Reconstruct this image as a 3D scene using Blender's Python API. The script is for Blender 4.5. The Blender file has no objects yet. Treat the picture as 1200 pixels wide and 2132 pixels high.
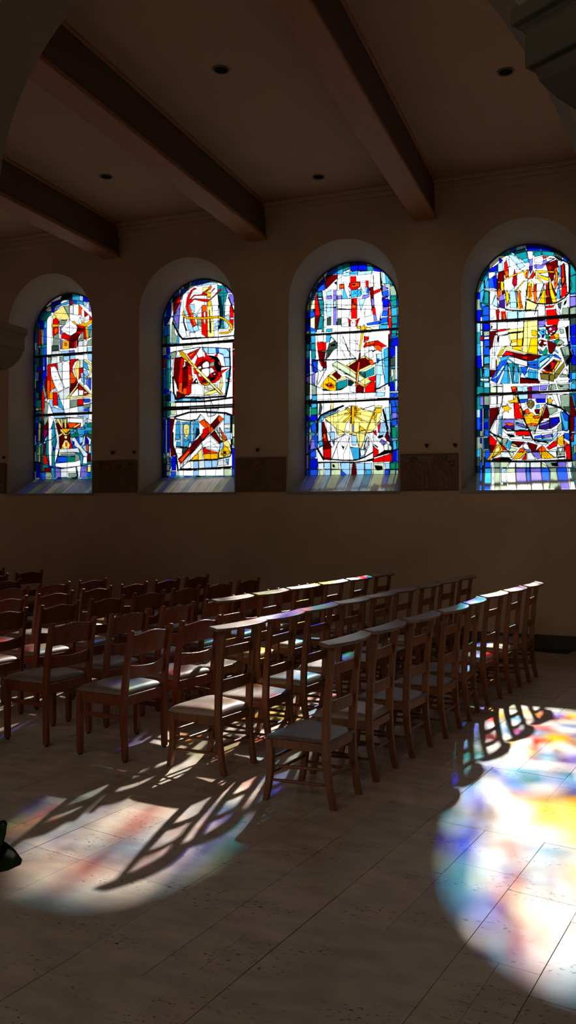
# stained-glass aisle with rows of chairs
SUN_E, SUN_A, SUN_T, SKY, NAVE_FILL, EXPO = 14, 1.2, .615, 1.2, 85, 0
G1 = '''
@60,600,8
# base
W 300,60 1080,60 1080,1200 300,1200
b 190,440 300,400 300,540 190,545
t 260,400 375,380 375,450 330,480 300,540 200,540
B 190,545 255,545 255,680 190,670
c 255,545 305,545 300,660 255,665
n 140,640 175,640 165,960 130,960
r 175,655 200,700 210,940 160,940
g 200,680 250,690 245,945 210,940
b 250,665 300,665 298,930 250,925
t 130,955 300,940 298,990 130,1000
w 172,955 192,955 192,995 172,995
v 130,1000 160,1000 160,1080 130,1080
R 160,1000 190,1000 185,1110 160,1110
t 190,995 245,990 240,1120 188,1120
b 240,990 298,985 296,1125 240,1120
n 230,400 270,345 375,265 355,340 270,380
w 270,375 345,300 375,330 300,375
B 375,240 510,190 530,260 375,320
T 520,200 560,110 680,90 680,200
T 560,200 680,140 680,200
B 510,190 555,210 500,260 440,280
c 375,325 540,260 690,200 690,260 560,290 380,335
B 375,330 430,335 425,400 375,410
v 430,330 540,290 500,330 430,390
m 675,90 725,80 725,290 675,290
T 680,90 725,90 725,200 680,200
m 680,200 725,200 725,270 680,270
c 725,90 845,85 845,210 725,200
l 845,85 900,100 905,215 845,205
B 900,95 1010,130 1020,240 905,220
c 725,200 860,215 960,240 960,300 840,260 725,265
b 735,210 800,215 800,250 735,255
B 1010,180 1060,300 1065,420 1010,350
v 1010,230 1050,320 1060,400 1000,380
w 900,215 1005,260 1005,350 920,310
l 905,220 960,230 960,300 920,290
y 410,405 575,300 690,520 600,530 420,510
y 420,430 460,480 440,520 400,520 395,460
g 580,300 670,290 680,500 600,330
w 680,290 740,280 740,430 680,430
W 745,280 835,270 835,450 745,440
o 832,270 890,330 890,450 832,440
r 925,370 1060,500 1080,530 1020,530 925,470
r 925,400 990,460 930,460
W 880,340 925,380 925,500 880,500
W 960,470 990,440 1010,460 1010,520 940,540 940,470
r 400,530 455,490 500,540 500,610 395,605
Y 385,600 505,605 505,640 385,650
r 395,650 500,640 500,740 400,820 395,760
o 420,680 480,650 490,720 430,780
g 410,800 500,745 505,955 395,955
n 385,960 505,965 505,1030 385,1045
g 505,540 640,530 620,560 590,620 510,610
- 515,545 640,535
- 515,580 620,560
- 515,605 600,595
v 515,640 580,630 530,690 580,760 570,790 520,760
W 590,620 680,530 770,580 810,660 800,730 700,790 640,770 530,690
- 590,640 640,665 700,620 740,660
- 560,680 640,720 700,730 750,680
- 600,720 690,745
r 580,740 690,800 790,735 810,650 920,690 840,800 800,870 680,880 540,830 540,790
R 690,800 800,740 840,760 820,870 690,870
R 810,650 920,680 870,720 810,720
v 515,850 560,860 545,1010 520,1020
Y 570,870 670,880 670,1010 550,1020
o 595,910 630,910 630,960 595,960
R 675,880 750,880 750,1000 675,1000
r 750,880 790,880 790,1000 750,990
R 800,870 840,880 815,960 800,990
g 830,870 910,700 920,870
w 830,885 910,875 900,960 820,970
W 820,970 970,960 970,1070 820,1080
Y 720,560 760,545 800,600 860,600 880,550 900,580 920,510 930,590 980,570 1010,540 1080,510 1080,560 950,640 940,665 800,620 750,590
r 800,610 940,640 920,680 810,650
W 820,560 850,480 880,540 880,600 860,600
W 865,470 885,460 895,540 870,550
Y 940,640 985,640 1000,840 960,840
r 915,660 945,680 960,860 920,850
c 985,650 1050,600 1078,590 1078,640 1020,690 1010,820 990,780
g 1030,690 1078,680 1078,800 1010,820
g 985,880 1078,820 1078,960 970,960
l 975,990 1078,990 1078,1060 975,1060
W 930,880 970,860 960,960 930,960
w 385,1050 510,1040 500,1110 385,1120
l 530,1050 670,1040 670,1100 550,1110
v 680,1040 760,1030 770,1080 690,1090
@60,735,8
W 300,60 1070,20 1070,1200 300,1200
n 130,80 175,80 170,235 130,240
T 175,80 230,75 230,225 175,230
B 230,70 290,70 290,215 230,225
b 235,70 262,70 262,220 235,222
B 130,240 290,215 290,300 130,300
l 238,225 262,222 262,290 238,290
m 130,300 220,295 220,320 130,325
v 130,325 165,325 160,465 130,465
T 165,325 225,325 225,470 165,470
B 225,300 295,300 290,400 240,470 225,460
B 175,480 225,480 225,650 175,650
T 120,470 175,470 175,650 120,650
t 125,660 165,660 165,755 125,755
T 165,655 210,650 210,780 165,775
m 120,760 165,760 165,785 120,785
t 125,790 210,785 205,915 125,915
r 210,620 245,640 265,760 255,900 240,1100 215,1100 215,800
y 120,920 160,920 160,955 120,955
g 160,915 210,915 210,955 160,955
b 120,965 160,965 160,1015 120,1015
t 160,965 215,965 215,1015 160,1015
g 230,480 290,700 270,770 240,620
w 270,770 300,740 310,810 260,800
g 265,810 330,830 310,1000 260,1000
g 318,75 370,70 365,185 318,195
w 375,75 470,65 470,165 375,185
l 575,55 680,45 680,120 590,135
l 685,45 770,35 775,100 690,115
g 510,65 575,60 590,130 515,150
l 980,15 1070,10 1070,160 985,110
r 310,200 470,170 480,290 360,220 360,320 360,600 310,780 290,600 260,480 310,380
R 260,480 300,380 300,640 280,640
o 305,450 355,450 350,770 320,770 305,650
o 360,330 400,440 450,560 360,640
r 360,330 470,180 480,600 470,610 400,480
W 365,260 400,220 440,230 470,280 580,600 490,650 440,560 400,460 370,360
w 480,165 555,155 555,470 490,320
W 560,200 580,150 630,135 670,160 680,210 680,560 600,590 560,480
- 430,390 460,400
- 440,460 480,450
- 490,540 520,500 540,560
w 415,600 440,580 470,640 410,640
- 360,640 470,640
- 480,300 600,600
w 490,660 680,565 680,760 585,770 520,770
Y 345,655 400,655 400,765 345,765
r 405,655 480,655 480,880 395,870 405,760
l 340,790 395,790 400,870 460,920 370,920 340,830
c 490,690 590,940 490,900 480,770
l 375,900 590,945 600,990 400,1000
r 685,110 830,100 760,150 730,220 735,290 800,430 820,490 690,520
R 690,530 820,490 700,680 685,660
o 690,300 735,330 800,440 760,500 690,510
r 780,450 820,480 760,500
y 800,140 850,110 850,200 830,440 800,440 740,290
W 730,230 770,150 830,110 800,170 750,280 800,420 770,400 730,300
w 855,115 905,115 905,240 850,250
r 835,255 905,240 900,320 870,400 840,440
c 910,120 950,120 1010,290 960,280 910,240
l 900,280 980,300 1000,370 960,400 910,330
c 910,330 940,400 935,530 910,530
l 865,330 905,330 910,500 880,470
y 915,105 950,105 1060,200 1050,230 920,130
y 990,225 1040,250 1050,310 1000,410 940,440 1000,370 1020,300 980,240
l 1050,110 1070,110 1070,200 1050,180
v 960,420 1000,430 1000,570 950,520
b 1000,420 1040,420 1035,630 1000,580
R 830,500 1010,680 870,700 690,680 810,540
r 830,520 990,690 900,710 830,610
y 620,760 800,535 825,540 690,720 1000,705 1020,690 840,510 850,490 1070,710 1060,730 620,765
W 700,710 820,580 825,715 720,725
W 830,615 910,620 905,705 835,705
w 920,640 975,650 970,670 920,670
g 690,780 810,775 810,890 690,910
r 815,770 910,760 905,860 815,885
b 915,760 1020,760 1020,820 920,830
l 820,890 910,880 910,970 820,975
b 920,925 1010,915 1010,970 920,970
w 1025,780 1070,770 1070,1000 1025,1000
g 920,860 1020,840 1020,905 920,910
l 410,1045 600,1030 610,1080 450,1100
W 610,1020 680,1020 680,1070 620,1070
l 815,1015 910,1015 915,1065 815,1055
l 930,1005 1000,1005 1000,1090 930,1090
b 120,1050 155,1050 155,1130 120,1130
t 165,1050 215,1050 215,1130 175,1130
c 120,1130 160,1130 160,1155 120,1155
g 260,1050 320,1045 320,1120 260,1110
-3 110,1060 110,1060
@60,855,8
B 120,200 155,200 155,515 120,510
y 165,200 200,220 190,510 165,510
T 200,190 250,170 245,520 200,515
R 250,250 320,150 320,300 250,320
g 250,120 320,90 320,150 260,260
m 250,320 320,310 290,420 250,480
w 245,530 300,420 300,480 270,550
W 330,90 420,150 330,400
t 400,180 420,165 455,300 460,480 430,640 385,560 385,300
t 290,500 330,330 330,880 290,700
W 330,330 385,300 380,500 380,920 350,920 330,700
t 385,720 430,640 430,930 385,930
c 385,300 420,300 420,480 385,560
b 120,515 220,530 220,550 200,590 130,555
l 165,515 225,550 190,600 165,600
t 120,560 165,560 170,660 130,740 120,700
t 195,600 240,540 235,740 190,720
y 165,600 190,600 190,860 165,850
R 240,560 290,570 260,740 240,740
t 125,740 165,740 165,850 125,850
r 250,740 300,760 320,900 250,880
n 190,760 240,770 240,1020 190,1000
B 120,870 180,870 180,1110 120,1120
b 185,1030 270,1030 270,1110 185,1120
R 255,945 365,955 365,1020 255,1025
c 370,955 435,955 435,1115 400,1115
g 280,1040 370,1030 400,1110 270,1110
g 440,160 640,120 640,200 450,210
R 450,215 640,210 700,300 640,320 590,310 520,330 540,460 470,450 460,300
r 640,205 860,210 870,280 700,300
o 640,205 780,205 780,270 680,290
R 520,330 690,330 690,460 740,630 510,650 520,500 530,440
r 680,460 730,630 640,640 680,560
W 650,110 900,110 910,260 860,280 870,205 650,195
y 450,140 500,130 570,280 550,290
y 590,140 625,140 625,290 600,290
y 530,140 560,140 565,260 550,260
y 740,270 850,205 860,230 760,290
Y 540,300 700,300 640,370 570,370
y 520,310 550,310 610,390 650,390 690,340 700,360 640,410 590,410 530,340
y 450,430 560,370 575,385 470,460
y 590,430 610,415 640,425 645,450 620,475 595,460
y 600,490 640,490 690,570 660,640 590,640 550,590
o 610,530 640,540 640,590 610,590
Y 530,640 560,600 590,640
w 430,230 450,220 500,420 510,640 430,880 440,640 470,520
W 440,640 500,640 470,770 430,900
c 690,350 740,350 790,370 700,400
G 690,395 830,380 830,425 700,450
b 750,470 920,420 910,540 850,570 780,520
B 940,430 990,460 1000,550 950,540
c 800,320 1040,290 920,350 930,400 830,400
l 840,440 910,440 900,520 850,550
w 760,330 780,310 780,350 740,350
w 720,460 760,440 860,590 920,540 880,610 980,720 970,770 910,760 850,640 770,590 720,520
B 720,500 760,520 760,560 730,560
w 920,420 940,430 930,560 880,610
c 930,210 975,210 970,280 930,280
G 975,210 1060,205 1060,280 975,270
G 975,330 1065,330 1060,400 1000,390
l 930,150 975,140 970,200 930,200
w 975,140 1060,160 1060,200 975,195
c 950,270 1060,280 1060,330 930,340
w 950,410 1040,480 1030,560 1000,570 1000,500
w 1000,580 1035,590 1030,710 1000,700
o 955,570 990,570 990,690 965,680
l 890,600 950,570 965,690 930,660
R 980,720 1035,710 1035,850 980,850
w 510,640 750,630 820,620 850,700 750,690 500,700
w 500,700 780,700 790,750 500,755
g 530,720 760,720 760,750 530,755
b 480,770 640,770 640,860 500,850 470,830
G 640,770 765,770 780,850 640,860
g 770,700 850,760 850,820 770,850
c 855,710 900,760 890,890 860,890
W 910,770 970,770 970,880 900,880
W 440,880 770,850 860,820 860,920 560,950 450,930
W 450,960 780,930 800,1110 450,1120
v 445,960 530,970 530,1110 445,1110
w 535,970 640,960 640,1110 535,1110
g 660,1040 800,1040 800,1100 660,1100
W 800,930 870,920 850,1110 830,1110
v 870,930 970,925 960,1110 860,1110
- 900,960 960,940 930,970
w 980,900 1035,895 1035,930 980,930
y 980,930 1035,930 1030,1030 980,1030
b 980,1030 1030,1030 1030,1100 975,1100
-2 120,570 230,530 300,500 380,480 460,400
-2 120,870 200,870 300,920 440,960 640,960 860,920 1035,890
-2 420,960 420,1110
-2 420,130 640,120 900,130
@60,600,8
-1 675,80 675,1200
-1 535,220 535,300
-1 520,640 520,1200
-1 740,280 740,440
-1 400,410 680,430 840,450
-1 200,800 500,840 680,850 1080,820
-1 640,655 1070,700
-1 910,880 915,1200
-1 380,460 380,1190
-1 300,530 300,1200
@60,735,8
-1 680,20 680,1200
-1 370,320 680,300
-1 360,460 680,430 800,430
-1 720,270 900,250
-1 580,560 580,1000
-1 600,940 800,895
-1 320,770 600,770
-1 840,410 1060,410
-1 910,110 910,1200
-1 330,830 400,1000
-2 120,300 300,290
-2 810,890 1070,830
@60,855,8
-1 120,300 900,300
-1 640,60 640,1110
-1 120,745 500,745
-1 120,1020 1030,1020
-1 530,960 530,1110
-1 120,515 290,500
-1 320,80 330,920
@60,600,8
-4 120,1150 600,1110 1080,1070
@60,735,8
-4 110,1035 600,1010 1070,990
'''
G2 = '''
@340,570,7.5
W 250,60 1160,60 1160,1200 250,1200
B 60,480 115,440 115,650 60,680
w 125,450 160,440 155,660 125,660
r 160,460 270,300 270,440 250,520 165,640
R 160,460 265,450 200,600 165,640
B 15,680 60,670 60,800 15,810
T 60,680 110,680 100,770 60,790
w 60,790 125,670 160,690 140,780 130,1080 105,1080 105,800 60,800
b 15,815 60,810 90,960 15,970
t 60,800 100,790 100,960 80,960
g 135,790 165,790 190,930 220,980 210,1090 130,1080
n 10,990 50,980 50,1100 10,1100
t 50,975 105,960 105,1090 60,1100
b 275,240 395,215 330,340 275,410
c 280,330 300,380 275,410
n 320,200 420,150 415,210 320,220
b 430,160 470,120 525,100 520,180 430,190
b 530,100 600,90 600,160 530,170
b 605,85 730,75 730,120 605,155
g 735,75 830,80 830,120 735,115
e 835,85 920,130 930,150 840,125
l 520,185 600,165 730,130 840,135 850,160 600,185 530,200
v 160,680 255,520 260,640 240,860 165,720
v 250,480 275,440 265,520 170,640
w 310,330 400,230 370,480 330,560 330,760 400,960 300,1010 240,920 265,540
- 310,420 320,460 310,500 325,600
v 175,660 245,650 235,860 165,700
W 170,780 230,940 215,980 180,930
l 365,520 400,560 440,700 460,830 500,920 400,920 360,720 340,620
l 410,480 490,475 490,600 430,560
l 460,600 520,640 530,680 480,650
l 460,840 530,790 560,880 480,900
-3 320,660 320,760 380,960
t 845,170 900,190 930,165 985,250 1005,320 960,460 950,860 880,860 880,580 850,330
T 850,330 900,360 940,620 890,860 880,580 860,440
- 900,180 905,480
- 940,200 930,860
- 870,240 890,560
- 960,300 920,600
- 890,590 940,650
- 890,720 950,690
- 885,790 950,780
- 860,370 990,340
v 950,165 1060,170 1110,300 1010,300
v 1020,320 1105,320 1100,500 1060,470 1020,370
g 1060,190 1150,260 1150,330 1110,300
B 1110,330 1155,390 1155,860 1110,850
l 1130,280 1155,290 1150,360 1110,320
w 1110,585 1150,585 1150,600 1110,600
w 1110,685 1150,685 1150,710 1110,710
W 980,400 1020,370 1060,480 1040,500 1040,620 960,660
r 1045,520 1060,490 1100,560 1100,680 1040,690
r 1040,700 1100,720 1095,850 1040,830
w 1050,685 1100,685 1100,710 1050,710
l 960,670 1030,640 1030,740 960,700
l 970,740 1030,760 1020,850 960,860
l 800,780 870,730 880,800 820,840
w 770,490 860,490 880,570 770,580
l 800,830 870,810 870,870 810,870
w 530,610 600,510 600,640 600,870 560,880 530,760
g 530,690 600,720 600,830 545,800
o 605,490 680,490 680,590 605,590
r 600,600 690,600 690,1000 600,940
W 635,600 660,600 660,780 640,780
o 610,700 640,700 640,770 610,770
w 640,340 680,340 680,490 640,490
y 615,210 740,205 745,330 690,330 680,280 620,290
Y 670,270 745,300 745,360 680,360
y 690,370 745,370 800,960 790,985 740,1000 695,990 690,700
Y 690,440 750,430 750,500 700,510
k 712,560 730,560 740,900 725,940 
k 738,650 748,650 752,920 735,940
r 355,500 370,380 430,260 480,220 515,225 515,240 460,260 400,410 480,330 600,320 620,290 735,215 745,235 640,300 690,320 690,335 490,345 420,410 480,385 600,390 700,400 740,400 900,225 915,245 880,280 740,410 680,440 600,430 480,400 410,480 395,490 525,800 460,830 430,760 355,520
- 370,470 440,300 510,225
- 385,480 470,350 600,330 690,325
- 400,490 500,395 690,425 900,250
- 510,225 570,275
o 740,180 760,190 760,215 735,240 680,260 
r 755,270 800,220 810,230 760,285
o 385,520 410,500 520,790 480,810
Y 305,590 320,590 340,660 400,675 600,680 700,670 860,655 960,690 1030,740 1080,800 1090,860 1060,910 1000,940 880,940 880,910 1000,905 1040,880 1050,830 1000,760 940,715 860,690 700,705 600,710 380,705 320,680 300,630
- 340,655 330,690
- 370,670 360,705
- 400,672 395,706
- 430,675 425,707
- 460,676 455,708
- 490,677 485,709
- 520,678 515,710
- 550,678 545,710
- 580,680 575,712
- 610,678 605,711
- 640,675 635,709
- 670,672 665,707
- 700,670 695,706
- 730,667 725,703
- 760,663 755,700
- 790,660 785,697
- 820,657 815,694
- 850,655 842,690
- 880,660 865,692
- 910,670 892,702
- 940,680 920,712
- 970,695 948,725
- 1000,715 975,745
- 1025,738 1000,765
- 1050,770 1020,790
- 1075,800 1040,820
- 1088,840 1045,845
- 1085,880 1045,870
- 1050,915 1030,880
- 1010,938 1000,905
- 980,940 970,907
- 950,940 940,910
- 920,940 910,910
w 350,890 420,880 420,970 370,980
g 1110,880 1145,880 1145,990 1100,990
e 950,1010 1010,1000 1010,1040 940,1050
g 1110,1000 1145,1000 1145,1030 1110,1030
e 290,1110 420,1100 400,1160 300,1170
e 940,1080 1080,1070 1080,1140 1000,1140
-4 150,760 240,940 300,1020 590,1000
-3 590,1000 860,990 1145,960
-3 1020,370 1060,470 1110,600
-2 930,150 1010,300
@340,705,7.5
W 100,110 1085,60 1085,1190 100,1190
g 10,110 50,110 50,230 10,240
B 50,130 100,120 110,230 60,250
B 5,260 60,245 60,300 5,300
b 60,245 110,240 115,310 60,300
m 5,310 40,310 40,460 5,460
t 50,320 110,310 120,450 120,700 100,800 45,780 45,500
c 60,340 110,330 115,460 60,470
b 5,480 40,480 40,570 5,570
b 5,600 45,600 45,780 5,790
B 5,800 50,790 100,830 50,870 5,870
b 40,840 130,820 130,870 50,865
n 5,890 40,890 40,980 5,980
T 45,880 110,880 110,980 45,980
n 5,1000 45,1000 45,1070 5,1070
t 50,1000 110,1000 110,1060 50,1060
n 5,1100 45,1100 45,1190 5,1190
t 50,1100 105,1100 105,1190 50,1190
g 120,215 200,190 200,310 120,310
w 120,320 165,320 140,480 120,440
w 120,490 140,490 150,560 110,600
e 115,1000 200,1000 200,1060 115,1060
e 115,1100 290,1090 290,1180 115,1190
e 310,110 440,90 440,130 310,150
l 615,145 700,140 700,240 620,200
l 705,140 820,145 830,230 705,240
b 820,140 1000,150 1040,200 1040,440 970,440 940,260 870,230 830,230
l 860,150 990,160 1030,210 1030,290 950,290 930,240 870,225
l 955,300 1035,300 1040,430 970,430
c 980,530 1030,480 1030,620 980,620
c 980,690 1020,680 1000,860 970,860
w 975,630 1010,630 1010,680 975,680
W 1040,210 1085,200 1085,440 1050,440
w 1040,540 1060,540 1060,590 1040,590
w 1035,630 1065,630 1065,670 1035,670
R 1090,60 1145,50 1145,1190 1090,1190
r 1095,200 1120,200 1125,260 1095,260
r 1090,450 1140,445 1140,490 1090,495
r 1100,630 1140,630 1140,670 1100,670
r 1100,870 1130,870 1130,920 1100,920
w 1090,155 1140,155 1140,175 1090,175
B 1125,190 1145,190 1145,280 1125,280
l 110,840 165,850 190,990 115,980
l 215,950 320,925 640,950 640,985 300,990 215,980
c 210,950 300,940 300,985 210,985
c 430,950 510,950 510,985 430,985
W 155,640 210,680 215,800 190,960 165,850
W 210,220 260,190 560,140 580,150 440,200 380,240 320,230 215,280
w 730,400 800,350 800,430 760,440 810,510 720,560 730,470
g 725,400 790,350 800,430 725,445
R 190,300 300,280 340,310 300,400 240,620 230,800 200,700 160,600 165,450
R 180,300 300,290 280,450 240,500 230,600 165,610 165,420
R 215,820 350,890 300,930 210,950
r 280,300 330,320 300,480 300,700 280,850 235,830 235,650
o 250,690 300,690 290,860 235,830
R 300,450 380,460 380,760 300,780
k 320,350 420,370 420,460 380,480 320,470
R 330,360 430,360 430,420 330,450
W 325,360 345,370 345,440 328,440
r 380,420 440,430 450,560 470,650 430,740 380,740
o 390,540 450,580 450,640 400,660
r 380,740 430,740 440,850 350,890 300,870 300,780
o 310,780 370,770 370,870 310,870
r 370,240 500,190 580,145 520,240 440,340
o 400,250 520,190 480,240 420,300
r 495,400 530,300 520,240 550,300 620,280 660,290 640,200 620,155 690,260 780,270 800,290 810,260 870,200 840,280 880,340 900,420 990,440 910,450 900,500 1030,460 920,540 910,580 880,640 800,690 740,700 700,720 660,740 590,710 550,640 520,560 480,520 490,420
k 700,265 800,270 860,300 900,380 910,440 900,540 840,520 800,450 800,330 720,280
R 530,420 560,370 620,340 700,330 730,360 730,400 700,430 720,470 720,560 760,610 780,590 760,540 830,530 860,560 820,600 760,610 730,650 700,700 620,700 580,620 560,560 540,520
W 615,390 680,350 715,380 720,430 700,450 620,460 610,420
W 600,480 700,455 720,480 720,570 690,600 620,600 600,540
g 730,390 790,350 800,420 730,440
w 720,450 760,450 810,510 720,560
W 545,440 590,430 600,460 550,490
W 540,530 590,570 600,600 560,590
W 720,290 760,290 740,305
W 770,545 830,545 800,570
r 520,370 620,320 700,330 790,310 730,340 720,400 690,340 620,340 540,400
o 470,470 500,460 500,560 480,540
Y 630,690 700,660 740,690 690,730 630,730
o 600,690 700,680 680,710 610,710
r 760,450 830,490 850,530 810,520
r 600,570 630,600 620,660 580,640
k 740,620 800,600 840,610 800,650 740,680
r 850,520 900,520 910,560 880,600 850,580
o 870,340 890,400 880,430 860,380
k 430,720 520,610 540,650 550,690 530,760 520,700 460,710
W 450,580 490,580 480,620 455,620
W 505,650 540,650 530,690 510,690
W 440,730 520,700 620,740 630,900 350,910 440,850
- 500,790 495,860
w 640,740 730,720 850,720 860,830 700,870 640,870
y 640,860 700,830 810,800 850,790 840,840 740,870 650,880
y 640,760 740,780 820,790 740,810 660,790
y 920,570 930,720 900,830 870,800 880,700
- 900,640 900,800
- 690,740 700,810
w 640,890 900,870 1000,860 980,910 640,930
Y 250,190 290,185 340,230 430,350 440,380 930,850 900,880 520,500 400,380 300,290 260,240
y 440,370 470,390 900,830 890,860 520,500
- 280,240 340,260 380,310 340,330
Y 260,200 300,210 410,340 380,350
-3 110,100 1145,20
-3 0,110 110,100
-4 150,600 165,850 210,950 320,920 640,925 980,900 1020,700 1050,440
-3 1040,150 1050,440
-2 100,225 260,185 560,135 840,140 1040,160
-4 190,990 640,980 1080,920
-2 640,920 660,1190
-2 720,890 800,1130
@340,840,7.5
W 100,80 1075,60 1075,1130 100,1130
n 5,90 45,90 45,210 5,215
t 50,90 105,80 105,200 50,205
e 110,80 200,80 215,180 110,180
w 60,205 180,200 160,220 60,220
B 5,270 40,265 40,600 5,600
l 38,250 60,250 60,770 40,770
B 60,265 105,260 100,770 60,770
B 5,600 40,620 40,770 5,770
R 110,240 175,240 155,460 180,720 205,800 120,830 110,600
w 5,820 35,820 35,840 5,840
w 50,770 95,770 95,830 50,830
n 5,860 50,860 50,940 5,940
g 55,850 90,850 100,950 60,950
T 5,950 40,950 40,1130 5,1130
g 50,950 100,960 95,1050 50,1050
g 50,1065 100,1065 100,1130 50,1130
b 100,850 130,830 130,960 115,1030 100,960
B 140,830 200,820 200,1040 130,1040
b 115,1060 200,1060 200,1130 120,1130
W 180,240 215,260 210,400 180,590 250,600 200,660 200,760 240,870 150,640 145,450
l 215,270 260,275 265,320 270,580 185,570 200,450
c 200,290 250,285 260,560 190,570
c 210,600 265,600 270,670 200,670
l 265,290 300,290 300,670 270,670
c 310,290 425,290 425,540 400,670 310,680
y 315,350 340,320 380,320 410,360 405,470 380,530 350,530 320,450
- 335,410 355,405
- 375,405 395,405
- 365,400 360,450 375,455
- 345,485 385,485
k 315,330 325,340 320,450 312,440
c 310,560 360,600 400,560 400,670 320,680
w 330,510 370,540 390,570 330,550
c 420,290 430,290 440,600 420,620
l 435,280 465,280 470,590 435,600
c 475,270 545,275 570,460 480,580
T 520,380 560,400 570,470 500,560
b 440,600 500,580 440,650
W 190,700 300,700 290,790 200,780
n 300,700 400,690 300,790
w 440,80 520,80 520,130 430,130
- 660,60 690,200 730,215 820,180 780,60
w 670,80 740,80 740,200 700,200
w 745,80 860,80 820,170 745,200
R 230,870 420,680 870,185 945,240 270,950
r 420,680 430,760 270,950 235,880
o 250,880 400,730 420,760 290,920
r 580,500 680,410 730,460 600,590
o 590,500 700,450 690,480 600,580
R 480,590 590,520 590,600 500,680
o 850,230 880,185 940,240 880,300
R 530,240 580,165 930,600 880,630 730,480
w 540,240 590,170 650,240 560,290
o 560,290 650,250 800,400 730,470
o 650,270 760,360 700,380
r 620,400 700,380 720,460 600,580
R 760,310 850,220 870,300 800,380
R 740,480 800,420 930,590 870,620
k 820,410 840,400 940,570 920,590
w 790,400 820,400 930,570 905,580
w 735,460 800,400 940,240 950,255 820,400 430,790 380,900 270,1020 260,960
w 760,350 800,385 790,400 745,345
-2 740,345 800,400
w 840,390 890,370 910,480
W 600,600 730,500 860,630 890,640 870,750 620,680
- 610,680 680,610 740,590 800,640 880,750
- 620,700 880,610
Y 880,370 1000,560 930,600 910,480
o 900,400 1000,560 940,570
y 940,600 1000,570 1060,660 1060,760 990,840 870,850 870,760 940,680
Y 940,640 1000,680 1050,760 960,830 900,800
Y 900,780 990,780 960,820
- 930,740 990,790
- 990,740 920,800
- 960,720 950,830
k 930,760 960,740 990,770 960,800
l 890,620 940,600 940,690 880,760
y 430,870 600,710 620,880 430,900
Y 480,830 550,780 550,870 440,890
o 610,690 870,770 860,870 640,880
Y 620,790 860,780 850,870 640,870
r 620,700 640,690 740,750 640,780
- 620,790 860,760
- 610,690 640,880
W 430,800 600,620 600,700 420,890
y 1000,570 1000,660
n 1080,180 1125,190 1120,310 1080,310
e 1080,320 1120,320 1120,520 1080,520
g 1085,530 1120,530 1110,670 1095,670
B 1075,700 1120,690 1120,1010 1075,1010
b 1080,1020 1115,1020 1115,1130 1080,1130
l 955,170 1050,190 1060,310 955,320
w 955,330 1055,330 1055,380 955,390
l 955,390 1055,400 1055,440 955,440
l 960,460 1060,450 1055,550 1000,560
l 470,905 550,900 550,1030 470,1030
w 555,900 640,890 650,1020 560,1030
l 640,895 755,890 760,1010 655,1015
l 760,890 850,885 840,1000 765,1010
w 860,890 950,880 1020,960 850,970
c 970,870 1030,860 1020,960
W 310,930 420,900 440,1010 300,1020
e 215,1060 245,1060 245,1130 215,1130
l 470,1050 555,1045 555,1130 470,1130
e 950,1020 1075,1020 1075,1130 950,1130
k 270,1010 440,1015 440,1050 220,1050
w 950,985 1060,990 1050,1010 950,1010
-4 440,1030 800,1010 1060,990
-3 180,230 240,250 420,270 530,250
-4 180,210 400,140 600,130 980,150 1060,180 1060,450
-3 1050,650 1070,760 1040,830 860,870 400,900
-4 150,460 150,650 200,800 230,1040
-3 210,680 400,690
-3 1060,560 1070,700
-2 270,1010 440,870
@340,570,7.5
-1 605,80 605,200
-1 525,90 530,200
-1 735,70 735,130
-1 250,650 600,610
-1 270,760 600,770 860,730
-1 400,910 1100,870
-1 770,490 1040,490
-1 860,490 860,1100
-1 480,900 540,1060
-1 405,920 470,1170
-1 250,300 1110,300
-1 700,1000 700,1200
-1 605,1000 605,1200
-1 100,640 110,1100
-1 860,600 1150,580
@340,705,7.5
-1 10,480 600,470 1000,430
-1 40,690 1000,690
-1 620,100 620,400
-1 705,140 705,260
-1 825,140 830,230
-1 730,350 730,700
-1 350,880 640,880
-1 860,830 870,1190
-1 300,920 300,1190
-1 515,950 520,1190
-1 430,930 425,1140
-1 210,100 200,300
-1 740,980 740,1190
-1 960,860 960,1190
-1 110,100 120,1190
@340,840,7.5
-1 10,330 560,320
-1 180,490 1060,450
-1 425,140 425,300
-1 740,210 740,880
-1 430,600 430,800
-1 560,300 560,540
-1 880,370 880,610
-1 950,160 950,560
-1 40,910 250,910
-1 30,1050 1070,1020
-1 320,890 315,1130
-1 545,740 555,1130
-1 105,100 105,1130
-1 940,600 945,1130
-1 950,750 1060,750
-1 600,680 1060,680
-1 655,1010 670,1130
-1 830,1000 815,1130
@340,570,7.5
-4 0,1120 600,1080 1160,1030
@340,705,7.5
-4 0,1085 600,1055 1150,1030
'''
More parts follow.
